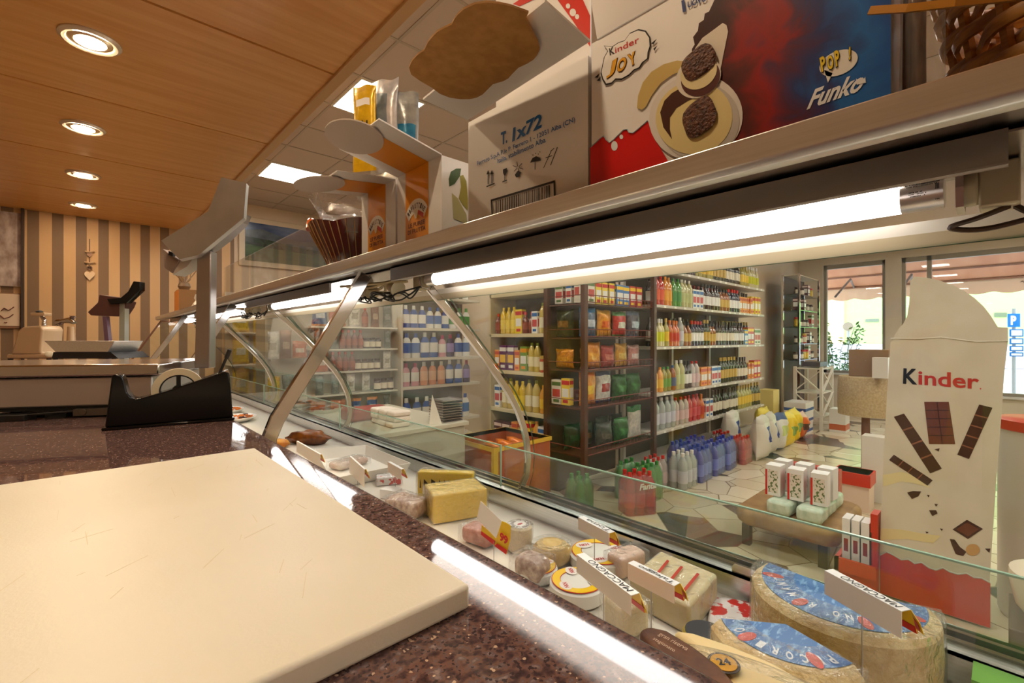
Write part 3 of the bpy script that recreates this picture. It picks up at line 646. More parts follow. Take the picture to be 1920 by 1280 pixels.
# cloud logo
cl = [(1130,122),(1133,108),(1140,96),(1133,86),(1148,88),(1160,80),(1172,76),(1182,62),(1198,55),(1212,58),(1220,70),(1221,86),(1217,98),(1216,110),(1206,118),(1200,128),(1190,132),(1180,142),(1166,150),(1154,150),(1146,158),(1136,160),(1130,150),(1127,138)]
kd('logo_cloud_edge', cl, BLACK, .0006)
cc = (1174,108); kd('logo_cloud', [(cc[0]+(x-cc[0])*.955, cc[1]+(y-cc[1])*.945) for x, y in cl], pm(240,236,230), .0010)
def pl(par, s, a, b, c, m, **k): return lettering(par, s, F(*a), F(*b), F(*c), NX, m, **k)
pl(kj, 'K', (1145,105), (1154,101), (1143,92), BLACK, bold=.03, off=.0016)
pl(kj, 'inder', (1155,101), (1200,80), (1154,90), pm(196,28,34), bold=.01, off=.0016)
for ch, a, b, c in (('J',(1137,151),(1154,141),(1143,119)),('O',(1157,141),(1176,131),(1159,114)),('Y',(1181,128),(1197,120),(1177,104))):
    pl(kj, ch, a, b, c, pm(100,52,30), bold=.07, off=.0016, name='lettering_edge')
    pl(kj, ch, (a[0]+1,a[1]-1.5), (b[0]-1,b[1]-1.2), (c[0]+1,c[1]+1), pm(232,168,40), bold=.03, off=.0024)
for L in ([(1226,92),(1233,86),(1228,96)],[(1222,82),(1232,74),(1226,84)],[(1116,146),(1125,138),(1122,146)],[(1120,152),(1127,144),(1126,152)]): kd('logo_spark', L, BLACK, .001)
pl(kj, '1', (1281,24), (1287,22), (1278,2), pm(40,60,120), bold=.05, off=.001); pl(kj, 'UOVO', (1290,16), (1326,2), (1290,4), pm(40,60,120), bold=.03, off=.001)
bub = ell(1573,119,38,22,36,R(-24)); kd('speech_bubble', bub, pm(236,234,226), .0010); kd('bubble_tail', [(1546,132),(1553,156),(1562,138)], pm(236,234,226), .0010)
for ch, a, b, c in (('P',(1541,139),(1552,133),(1537,110)),('O',(1553,136),(1566,130),(1550,108)),('P',(1568,129),(1578,124),(1564,98)),('!',(1592,117),(1597,114),(1592,90))):
    pl(kj, ch, a, b, c, pm(50,44,40), bold=.08, off=.0018, name='lettering_edge'); pl(kj, ch, (a[0]+1,a[1]-1.5), (b[0]-1,b[1]-1), (c[0]+1,c[1]+1), pm(238,206,40), bold=.035, off=.0026)
pl(kj, 'Funko', (1513,207), (1618,170), (1518,172), pm(236,238,240), bold=.03, shear=.4, off=.0012)
kd('crown', [(1607,160),(1606,148),(1611,154),(1614,146),(1618,153),(1623,145),(1624,156)], pm(236,238,240), .0012)
# --- second carton, side with shipping print
yC, yD = .385, .6516; zC = CH+.383
k2 = thing('shipping_carton', 'plain white carton with blue shipping print, standing in the middle of the shelf', 'carton', (.6,(yC+yD)/2,SZ))
carton_body(G(), .5, .72, yC+.002, yD, SZ, zC).build('carton', WHITEC, k2)
fl = [atZ(877,225,zC), atZ(793,187,zC+.004), atZ(1022,3,zC+.004), atZ(1106,78,zC+.002)]
G().prism(fl, (0,0,.003)).build('top_flap', WHITEC, k2)
g = G(); P = [atX(930,-60,.70), atX(1107,-60,.70), atX(1107,110,.70), atX(930,110,.70)]; P[2].z = zC+.001; P[3].z = zC+.001
g.prism(P, (.003,0,0)); g.build('rear_flap', WHITEC, k2)
decal(k2, 'red_band', [atX(x,y,.70) for x, y in ((962,8),(1005,-20),(1060,-60),(1080,-30),(1107,30),(1107,88),(1075,40),(1040,-8),(1000,0),(975,12))], NX, pm(206,44,24), .0008)
for cx, cy, r_ in ((1075,24,6),(1083,32,4),(1066,12,4)): decal(k2, 'white_spot', [atX(x,y,.70) for x, y in ell(cx,cy,r_,r_*1.2,14)], NX, pm(236,232,228), .0014)
bl = [(991,24),(958,12),(935,7),(912,5),(890,8),(869,18),(858,28),(852,36),(847,46),(833,53),(820,60),(810,70),(802,80),(799,87),(795,95),(783,103),(772,115),(767,127),(771,140),(788,152),(809,164),(825,176),(843,183),(863,186),(880,186),(894,183),(905,177),(912,170),(924,158),(944,152),(953,147),(960,139),(972,127),(989,119),(1000,112),(1007,104),(1012,93),(1009,79),(997,57),(986,34)]
fo = G().prism([atZ(x, y, CH+.376) for x, y in bl], (0,0,.0025)).build('die_cut_flap', [KRAFT, pm(226,206,196)], k2)
pl(k2, 'T.', (940,273), (952,268), (940,249), BLUE, bold=.03); pl(k2, '1x72', (961,267), (1016,240), (963,240), BLUE, bold=.03)
pl(k2, 'Ferrero S.p.A P.le P. Ferrero 1 - 12051 Alba (CN)', (896,313), (1080,231), (895,303), BLUE, bold=.01)
pl(k2, 'Italia, stabilimento Alba', (934,308), (1024,268), (933,298), BLUE, bold=.01)
kz = G()
def strip(g, a, b, w_, X=.4995, off=.0008):
    a, b = F(*a), F(*b); d = (b-a).normalized(); n_ = Vector((-1,0,0)).cross(d)*w_/2
    return g.prism([a-n_+Vector((-off,0,0)), a+n_+Vector((-off,0,0)), b+n_+Vector((-off,0,0)), b-n_+Vector((-off,0,0))], (-.0003,0,0))
g = G()
for x in (916, 923): strip(g, (x,346-(x-916)*.3), (x,326-(x-916)*.3), .0018); g.prism([p+Vector((-.0008,0,0)) for p in Fl([(x-3,327),(x,319),(x+3,326)])], (-.0003,0,0))
strip(g, (913,350), (928,344), .002); g.build('this_way_up_mark', BLACK, k2)
g = G(); g.prism([p+Vector((-.0008,0,0)) for p in Fl([(944,318),(951,315),(951,322),(948,329),(946,329),(944,324)])], (-.0003,0,0)); strip(g, (947,338), (947,328), .0012); strip(g, (943,341), (951,338), .0016); g.build('fragile_mark', BLACK, k2)
g = G()
for k in range(6): a = k*R(60)+.3; strip(g, (972+2*math.cos(a),314+2*math.sin(a)), (972+10*math.cos(a),314+11*math.sin(a)), .0009)
g.prism([p+Vector((-.0008,0,0)) for p in Fl([(966,328),(972,320),(979,324),(975,326),(975,331),(969,333)])], (-.0003,0,0)); g.build('keep_from_heat_mark', BLACK, k2)
g = G(); g.prism([p+Vector((-.0008,0,0)) for p in Fl([(995,305),(999,297),(1006,293),(1013,296),(1015,301)])], (-.0003,0,0)); strip(g, (1004,318), (1004,296), .001)
for x, y in ((1000,290),(1005,287),(1010,288),(1013,284)): strip(g, (x,y), (x,y+2), .001)
g.build('keep_dry_mark', BLACK, k2)
g = G(); strip(g, (1020,315), (1034,284), .001); strip(g, (1024,296), (1036,292), .001); strip(g, (1033,284), (1040,278), .001); strip(g, (1033,310), (1046,276), .0012); g.build('handling_mark', BLACK, k2)
g = G(); strip(g, (921,376), (1041,340), .003); strip(g, (922,374), (924,410), .003); strip(g, (1040,340), (1041,370), .003)
x = 931
while x < 1033: wd = random.choice([1,1,2,3]); strip(g, (x,378-(x-921)*.3+2), (x,378-(x-921)*.3+34), wd*.0006); x += wd+random.choice([1.2,2,3])
g.build('barcode', BLACK, k2)
# --- two fruit puree boxes
def fruit_box(ya, yb, zt, zf, label):
    t = thing('fruit_puree_box', label, 'box', (.6,(ya+yb)/2,SZ), 0, 'fruit puree boxes on the shelf')
    carton_body(G(), .5, .70, ya, yb, SZ, zt, .002).build('box', WHITEC, t)
    up = Vector((.371-.5,0,zf-zt)); A_, B_ = Vector((.5,ya,zt)), Vector((.5,yb,zt)); nf = Vector((up.z,0,-up.x)).normalized()
    if nf.z > 0: nf = -nf
    G().prism([A_, B_, B_+up, A_+up], -nf*.0025).build('flap', [WHITEC, pm(90,76,64)], t)
    s0, s1 = ya+(yb-ya)*.27, ya+(yb-ya)*.79
    decal(t, 'orange_stripe', [(.5,s0,SZ),(.5,s1,SZ),(.5,s1,zt),(.5,s0,zt)], NX, mat('orange_print', C(232,146,26), .4), .0004)
    decal(t, 'flap_stripe', [Vector((.5,s0,zt)),Vector((.5,s1,zt)),Vector((.5,s1,zt))+up*.95,Vector((.5,s0,zt))+up*.95], nf, MATS['orange_print'], .0004)
    cy, un = (s0+s1)/2, up.normalized(); c = Vector((.5,cy,zt))+up*1.02; rr = (yb-ya)*.31
    G().prism([c + Vector((0,1,0))*rr*math.cos(a)*1.25 + un*rr*math.sin(a)*.95 + nf*.003 for a in (2*math.pi*i/36 for i in range(36))], nf*.0025).build('round_tab', [mat('grey_board', C(196,180,166), .8), WHITEC], t)
    h = zt-SZ; zc = SZ+h*.46; hw = (s1-s0)/2
    # arched label
    arc = [Vector((.5, cy - (hw*1.12)*math.sin(a), zc+.006-.034+.052*math.cos(a)*1.0)) for a in [R(-58+116*i/14) for i in range(15)]]
    arc2 = [Vector((.5, cy - (hw*.78)*math.sin(a), zc-.034+.028*math.cos(a)*1.1)) for a in [R(58-116*i/14) for i in range(15)]]
    decal(t, 'label_arch', arc+arc2, NX, pm(240,234,222), .0010)
    chars = 'leFRUTTINE'
    g = G()
    for i, ch in enumerate(chars):
        a = R(-46+92*i/(len(chars)-1)); ca, sa = math.cos(a), math.sin(a); ctr = Vector((.5, cy-hw*.95*sa, zc+.003-.034+.041*ca)); xr = Vector((0,-ca,-sa)); ur = Vector((0,-sa,ca)); s_ = .0062
        vs, fs = textmesh(ch, .03); g.add([ctr + xr*(x-.5)*s_*.8 + ur*(y-.5)*s_*1.7 + Vector((-.0016,0,0)) for x, y in vs], fs)
    g.build('lettering', pm(60,40,34), t)
    decal(t, 'red_ribbon', [(.5,cy-.008,zc+.000),(.5,cy-hw*.62,zc-.010),(.5,cy-hw*.60,zc-.020),(.5,cy-.006,zc-.008)], NX, pm(200,40,24), .0014)
    decal(t, 'cow_head', [(.5,cy+.006,zc+.003),(.5,cy-.004,zc+.003),(.5,cy-.007,zc-.004),(.5,cy-.002,zc-.016),(.5,cy+.004,zc-.016),(.5,cy+.009,zc-.004)], NX, pm(236,224,200), .0018)
    for tx, zz, wd in (('LE PUREE', zc-.032, .72), ('DI FRUTTA', zc-.045, .78)):
        lettering(t, tx, (.5,cy+hw*wd,zz), (.5,cy-hw*wd,zz), (.5,cy+hw*wd,zz+.009), NX, pm(110,50,26), bold=.025)
    return t
fb1 = fruit_box(.7348, .9035, CH+.35, CH+.376, 'orange and white fruit puree box with a pear on its side, taller flap raised')
fb2 = fruit_box(.912, 1.079, CH+.349, CH+.334, 'orange and white fruit puree box behind the brown ceramic basket, flap drooping')
# pear print on the side toward the shipping carton
yy = .7348
def S_(px, py): return atY(px, py, yy)
for nm, L, m in (('pear_leaf', [(841,335),(845,322),(855,316),(864,316),(862,330),(852,345),(842,350)], pm(60,84,36)),('pear_leaf', [(847,362),(858,372),(874,402),(876,420),(850,410)], pm(176,168,116)),
                 ('pear', [(862,330),(868,328),(874,340),(877,372),(877,395),(868,385),(860,372),(864,350)], pm(150,140,50))):
    decal(fb1, nm, [S_(*p) for p in L], (0,-1,0), m, .0006)
# --- pouches standing in the boxes
def pouch(name, label, cat, c, w_, h, th, rz, mats, patch=None, bw=.18, group=None, seed=0, lean=0, hang=0):
    """pillow bag: mats = [body, band, patch]"""
    rr = random.Random(seed); nx, nz = 10, 12; g = G()
    for s in (1, -1):
        for j in range(nz+1):
            for i in range(nx+1):
                u, v = i/nx, j/nz; b_ = (math.sin(math.pi*u)**.55)*(math.sin(math.pi*min(1,max(0,(v-.0)/1.0)))**.45)
                wv = 1-.06*math.sin(math.pi*v); g.v.append(Vector(((u-.5)*w_*wv + .004*math.sin(9*v+seed)*w_*4, s*(.001+b_*th/2*(1+.22*math.sin(7*u+5*v+seed)+.12*rr.uniform(-1,1))) + lean*v, v*h*(1+ .015*math.sin(8*u+seed)))))
        k = (0 if s == 1 else (nx+1)*(nz+1))
        for j in range(nz):
            for i in range(nx):
                u, v = (i+.5)/nx, (j+.5)/nz
                mi = 1 if (v > 1-bw or v < .06) else 0
                if patch and patch[0] < u < patch[1] and patch[2] < v < patch[3]: mi = 2
                g.f.append((k+j*(nx+1)+i, k+j*(nx+1)+i+1, k+(j+1)*(nx+1)+i+1, k+(j+1)*(nx+1)+i)); g.i.append(mi)
    n0 = (nx+1)*(nz+1)
    rim = [i for i in range(nx+1)] + [(j+1)*(nx+1)-1+0 for j in range(1,nz+1)] + [nz*(nx+1)+i for i in range(nx-1,-1,-1)] + [j*(nx+1) for j in range(nz-1,0,-1)]
    for a in range(len(rim)):
        p, q = rim[a], rim[(a+1)%len(rim)]; g.f.append((p,q,n0+q,n0+p)); g.i.append(1)
    o = g.build(name, mats, None, world=False, smooth=True, tilt=60)
    o.location = c; o.rotation_euler = (0,0,rz)
    if label: tag(o, label, cat, group)
    return o
def foil(r, g_, b_, rough=.28): return mat('foil_%d_%d_%d' % (r,g_,b_), C(r,g_,b_), rough, .15, noise2=C(max(0,r-40),max(0,g_-36),max(0,b_-30)), nscale=30, bump=.5, bscale=25)
p_ = pouch('food_pouch', 'yellow food pouch with printed letters, standing on top of the farther fruit puree box', 'pouch', (.495,1.052,CH+.402), .060, .205, .022, R(-55), [foil(238,190,30),foil(230,180,30),WHITEC], (.2,.8,.74,.84), .08, seed=3)
M_ = WM(p_); lettering(p_, 'CH', M_@Vector((-.018,-.013,.085)), M_@Vector((.016,-.013,.085)), M_@Vector((-.018,-.013,.115)), M_.to_3x3()@Vector((0,-1,0)), BLACK, bold=.03, off=.002)
pouch('food_pouch', 'white pouch leaning right of the yellow pouch, above the farther fruit puree box', 'pouch', (.535,1.030,CH+.402), .075, .225, .024, R(-60), [foil(214,208,204),foil(200,196,196),foil(150,160,166)], (.3,.7,.4,.8), seed=5)
pouch('food_pouch', 'grey pouch with blue band and barcode lines, right of the white pouch', 'pouch', (.575,1.000,CH+.402), .065, .200, .024, R(-35), [foil(164,164,160),foil(176,176,172),foil(60,140,176)], (.1,.9,.45,.58), seed=8)
pouch('food_pouch', 'green and white pouch inside the fruit puree box behind the ceramic basket', 'pouch', (.53,1.0,SZ+.004), .12, .205, .03, R(-70), [foil(150,160,60),foil(220,216,200),foil(222,214,196)], (.1,.7,.3,.9), seed=9)
t = thing('plastic_tub', 'clear ribbed plastic tub standing behind the shipping carton', 'tub', (.79,.90,CH+.187), 0)
ml = [(.055,0),(.062,.150),(.070,.185),(.076,.185),(.076,.190),(.068,.190),(.060,.15),(.053,.003)]
G().lathe(ml, 24).build('tub', CLEARP, t, world=False, smooth=True)
g = G()
for k in range(8): a = k*R(45); g.box((.066*math.cos(a)-.002,.066*math.sin(a)-.002,.155),(.066*math.cos(a)+.002,.066*math.sin(a)+.002,.185))
g.build('rim_ribs', pm(236,232,226), t, world=False)
# --- ceramic basket
t = thing('ceramic_basket', 'brown glazed ceramic basket with gold stripes holding wrapped sweets', 'basket', (.565,1.225,SZ))
CER = mat('brown_glaze', C(96,26,16), .18, coat=.6); CERO = mat('orange_glaze', C(190,84,34), .2, coat=.5); GOLD_ = None; GOLD = mat('gold_glaze', C(206,166,110), .3, .4)
g = G(); n = 40
def rimz(a): return .012*abs(math.sin(2.5*a)) 
P_ = []
for r_, z_, kz in ((.080,.006,0),(.085,.010,0),(.102,.045,.2),(.122,.080,.6),(.135,.106,1),(.130,.106,1),(.108,.075,.6),(.090,.04,.2),(.075,.018,0)):
    P_.append([Vector((r_*math.cos(2*math.pi*j/n), r_*math.sin(2*math.pi*j/n), z_+kz*rimz(2*math.pi*j/n))) for j in range(n)])
for r_ in P_: g.v += r_
for i in range(len(P_)-1):
    for j in range(n): g.f.append((i*n+j, i*n+(j+1)%n, (i+1)*n+(j+1)%n, (i+1)*n+j)); g.i.append(0)
g.f.append(tuple(range((len(P_)-1)*n, len(P_)*n))); g.i.append(0); g.f.append(tuple(range(n-1,-1,-1))); g.i.append(0)
g.build('bowl', CER, t, world=False, smooth=True)
G().lathe([(.088,0),(.090,.004),(.086,.010),(.070,.010)], 40).build('foot_ring', CERO, t, world=False, smooth=True)
for j in range(40):
    a = 2*math.pi*(j+.5)/40
    if math.cos(a-R(215)) < .0: continue
    G().tube([(r_*math.cos(a)*1.006, r_*math.sin(a)*1.006, z_+kz*rimz(a)) for r_, z_, kz in ((.0855,.012,0),(.102,.045,.2),(.122,.080,.6),(.135,.104,1))], .0013, 5).build('gold_stripe', GOLD, t, world=False)
for s_ in (0,):
    a0 = R(140)
    pts = []
    for k in range(9):
        f = k/8; a = a0-R(22)+R(44)*f; pts.append((.132*math.cos(a), .132*math.sin(a), .104+.034*math.sin(math.pi*f)))
    G().tube(pts, .008, 10).build('handle', CERO, t, world=False, smooth=True)
SWEET = mat('biscuit', C(222,160,80), .6, noise2=C(236,196,130), nscale=30, bump=.4, bscale=60)
for k in range(12):
    a = k*R(60); r_ = .062 if k < 6 else .045; x, y, z = r_*math.cos(a), r_*math.sin(a), (.085 if k < 6 else .112)
    g = G(); bm = bmesh.new(); bmesh.ops.create_icosphere(bm, subdivisions=2, radius=1)
    g.add([Vector((v.co.x*.026, v.co.y*.020, v.co.z*.013))*(1+.1*noise.noise(v.co*3+Vector((k,0,0)))) for v in bm.verts], [tuple(v.index for v in f.verts) for f in bm.faces]); bm.free()
    o = g.build('wrapped_sweet', SWEET, None, world=False, smooth=True); o.location = (.565+x,1.225+y,SZ+z); o.rotation_euler = (random.uniform(-.2,.2),random.uniform(-.2,.2),a+.2)
    tag(o, 'golden biscuit inside the cellophane in the brown ceramic basket', 'sweet', 'biscuits in the ceramic basket')
rr = random.Random(4); g = G(); n = 30; rings = [(.112,.082),(.122,.110),(.118,.130),(.112,.150),(.118,.168),(.132,.185)]
for i, (r_, z_) in enumerate(rings):
    for j in range(n):
        a = 2*math.pi*j/n; q = 1+.10*math.sin(5*a+i*1.3)+.05*rr.uniform(-1,1); g.v.append(Vector((r_*q*math.cos(a)*.95, r_*q*math.sin(a), z_+.010*math.sin(3*a+i)+.006*rr.uniform(-1,1))))
for i in range(len(rings)-1):
    for j in range(n): g.f.append((i*n+j, i*n+(j+1)%n, (i+1)*n+(j+1)%n, (i+1)*n+j)); g.i.append(0)
g.build('cellophane', glassmat('cellophane_film', (.97,.97,.97), .07, 1.5, bump=1.0, bscale=40, base=.12, haze=.06, crease=36), t, world=False, smooth=True)
# --- wicker basket at the right end
t = thing('wicker_basket', 'brown woven wicker basket at the right end of the steel shelf', 'basket', (.70,-.112,SZ+.001))
g = G(); WK = mat('wicker', C(190,132,62), .45, noise2=C(138,84,36), nscale=40, nstretch=(1,1,4)); ns = 22
for k in range(ns):
    a = 2*math.pi*k/ns; g.tube([((.138+.03*f)*math.cos(a), (.138+.03*f)*math.sin(a), .21*f+.002) for f in (0,.5,1)], .005, 6, flat=(1,1))
g.build('stakes', WK, t, world=False)
for row_ in range(15):
    row = row_; f = (row+.5)/15; pts = []
    for j in range(ns*4+1):
        a = 2*math.pi*j/(ns*4); rr_ = .138+.03*f+.0065*math.cos(ns/2*a+math.pi*row); pts.append((rr_*math.cos(a), rr_*math.sin(a), .21*f+.003*math.sin(a*3+row)))
    G().tube(pts, .0072, 6, flat=(.55,1)).build('woven_strand', WK, t, world=False, smooth=True)
G().lathe([(.0,.001),(.136,.001),(.136,.006),(.0,.006)], 24).build('bottom', WK, t, world=False)
M_ = WM(t).inverted(); G().bar([atX(1630,20,.47),atX(1700,16,.47),atX(1790,6,.475),atX(1925,-8,.50)], .006, .002, wdir=(0,0,1)).build('loose_reed', pm(196,136,54), t)
t = thing('snack_bag', 'clear bag with dark brown contents between printed carton and wicker basket', 'bag', (.52,.050,SZ+.001))
b_ = pouch('bag_film', None, None, (.0,0,0), .030, .26, .030, R(90), [CLEARP,CLEARP,CLEARP], seed=2); b_.parent = t
c_ = pouch('brown_contents', None, None, (.004,.005,.004), .016, .22, .018, R(90), [mat('brown_snack', C(70,40,28), .5, noise2=C(120,80,60), nscale=30)]*3, seed=6); c_.parent = t
# --- glass screen and things behind it
o = G().box((.515,1.36,SZ),(.521,2.67,CH+.355), 0).build('glass_screen', glassmat('screen_glass', (.96,.97,.96), base=.06, haze=.04), None, base=(.518,2.0,SZ)); tag(o, 'upright clear glass screen standing on the far half of the steel shelf', 'glass screen')
for i, (px, py, cl_) in enumerate(((472,527,(236,220,206)),(486,531,(222,200,182)),(498,524,(240,228,214)),(512,527,(206,190,176)))):
    c = atZ(px, py+12, SZ); c = atX(px, py, .60); g = G(); rr = random.Random(i)
    bm = bmesh.new(); bmesh.ops.create_icosphere(bm, subdivisions=3, radius=1)
    g.add([Vector((v.co.x*.04, v.co.y*.055, (v.co.z+.9)*.034))*(1+.25*noise.noise(v.co*2.2+Vector((i*3,0,0)))) for v in bm.verts], [tuple(v.index for v in f.verts) for f in bm.faces]); bm.free()
    o = g.build('paper_packet', pm(*cl_, .6), None, world=False, smooth=True); o.location = (.62, c.y, SZ)
    tag(o, ('crumpled white packet behind the glass screen, ' + ('leftmost','second from left','third from left','rightmost')[i] + ' of four'), 'packet', 'packets behind the glass screen')
# ornaments far along the shelf
t = thing('orange_box', 'small orange box standing on the shelf by the striped wall', 'box', (.60,4.55,SZ))
G().box((.55,4.42,SZ),(.66,4.68,SZ+.20)).build('box', mat('orange_board', C(206,120,30), .5), t); G().box((.548,4.40,SZ),(.66,4.42,SZ+.20)).box((.552,4.46,SZ+.2),(.655,4.64,SZ+.206)).build('side', pm(150,104,50), t)
t = thing('twig_ornament', 'dry twig ornament in a small pot on top of the orange box', 'ornament', (.60,4.55,SZ+.206))
G().lathe([(.03,0),(.045,.03),(.035,.06)], 14).build('pot', pm(120,96,70), t, world=False, smooth=True)
rr = random.Random(2)
for k in range(9):
    a = rr.uniform(0,6.28); p = [(0,0,.04)]
    for j in range(4): p.append((p[-1][0]+math.cos(a)*.02+rr.uniform(-.02,.02), p[-1][1]+math.sin(a)*.02+rr.uniform(-.02,.02), p[-1][2]+.045))
    G().tube(p, .004, 5).build('twig', pm(150,120,84), t, world=False)
t = thing('white_figurine', 'small white sitting figurine on the shelf right of the orange box', 'figurine', (.60,3.95,SZ+.014))
G().lathe([(.05,0),(.055,.02),(.035,.05),(.018,.07),(.028,.09),(.02,.115),(.001,.12)], 16, sx=.8, sy=1.2).build('body', pm(240,226,208), t, world=False, smooth=True)
G().tube([(0,-.05,.02),(0,-.14,.03),(0,-.2,.02)], [.03,.02,.012], 10).build('legs', MATS['paint_240_226_208_40'], t, world=False, smooth=True)
# landscape picture on the far wall
a, b = atY(447,404,5.955), atY(576,512,5.955); 
t = thing('landscape_picture', 'framed dark green mountain landscape picture on the far wall', 'picture', (a.x,5.955,b.z))
za, zb_ = a.z, atY(450,497,5.955).z; xa, xb = a.x, 2.9
G().box((xa,5.925,zb_),(xb,5.955,za)).build('frame', pm(206,184,150), t, bevel=.004)
PI0 = G().box((xa+.06,5.922,zb_+.06),(xb-.06,5.926,za-.06)).build('print', mat('picture_sky', C(40,58,92), .2, noise2=C(120,130,150), nscale=2.5, nstretch=(.5,1,2), detail=5, ramp=(.5,.75)), t)
def PQ(L): return [Vector((xa+.06+(xb-xa-.12)*u, 5.922, zb_+.06+(za-zb_-.12)*v)) for u, v in L]
for nm, L, m, of in (('mountain', [(0,.3),(0,.78),(.12,.86),(.25,.74),(.4,.66),(.55,.72),(.7,.58),(.85,.62),(1,.5),(1,.3)], mat('picture_mountain', C(44,52,58), .25, noise2=C(84,92,96), nscale=6), .001),
                 ('forest', [(0,.2),(0,.62),(.15,.6),(.35,.5),(.6,.46),(.8,.44),(1,.42),(1,.2)], mat('picture_forest', C(22,34,20), .25, noise2=C(40,56,30), nscale=12), .002),
                 ('meadow', [(0,0),(0,.42),(.3,.36),(.6,.32),(1,.30),(1,0)], mat('picture_meadow', C(66,88,44), .25, noise2=C(46,62,34), nscale=5, nstretch=(1,1,4)), .003)):
    decal(t, nm, PQ(L), (0,-1,0), m, of, .001)

# ================================================================== FOOD ON THE DECK
def blob(name, label, cat, c, dims, m, seed=0, rough=.12, freq=2.0, rz=0, sub=3, flatb=.15, group=None, parent=None, box=0, bump=None):
    """irregular rounded solid; box>0 makes it squarer; sits on c.z"""
    g = G(); bm = bmesh.new(); bmesh.ops.create_icosphere(bm, subdivisions=sub, radius=1); rr = Vector((seed*3.7,seed*1.3,0))
    vs = []
    for v in bm.verts:
        p = v.co.copy()
        if box: 
            e = 1-box; p = Vector((math.copysign(abs(p.x)**e,p.x), math.copysign(abs(p.y)**e,p.y), math.copysign(abs(p.z)**e,p.z)))
        p *= 1+rough*noise.noise(v.co*freq+rr)
        z = max(p.z, -1+flatb); vs.append(Vector((p.x*dims[0]/2, p.y*dims[1]/2, (z+1-flatb)/(2-flatb)*dims[2])))
    g.add(vs, [tuple(v.index for v in f.verts) for f in bm.faces]); bm.free()
    o = g.build(name, m, parent, world=False, smooth=True, tilt=70)
    if parent is None: o.location = c; o.rotation_euler = (0,0,rz)
    else: o.location = c; o.rotation_euler = (0,0,rz)
    if label: tag(o, label, cat, group)
    return o
def onD(px, py, z=ZD): return atZ(px, py, z+.001)
def ngon(c, r0, r1, n, a0, a1, z): return [Vector((c[0]+r0*math.cos(a0+(a1-a0)*i/n), c[1]+r1*math.sin(a0+(a1-a0)*i/n), z)) for i in range(n+1)]
PECO = mat('pecorino_rind', C(240,214,154), .5, noise2=C(222,186,122), nscale=60, bump=.8, bscale=120, sss=.1)
PASTE = mat('cheese_paste', C(238,216,140), .45, noise2=C(228,202,120), nscale=30, bump=.2, bscale=90, sss=.2)
YCH = mat('yellow_cheese', C(246,206,74), .4, noise2=C(240,196,60), nscale=12, bump=.1, bscale=40, sss=.2)
BLUEP = mat('blue_label_film_sheen', C(44,104,168), .35, noise2=C(120,164,206), nscale=45, nstretch=(1,3,1), detail=6, ramp=(.52,.64))  # paler streaks in the blue paint in the sheen of wrinkled film
REDW = mat('red_white_print', C(236,226,222), .35, noise2=C(206,50,46), nscale=38, nstretch=(1,1,1), ramp=(.54,.58))
PINKW = mat('pink_cured_meat', C(210,140,118), .45, noise2=C(168,96,78), nscale=40, bump=.5, bscale=50)
BROWNW = mat('brown_speckled_salami', C(150,112,96), .5, noise2=C(206,176,150), nscale=70, bump=.5, bscale=80)
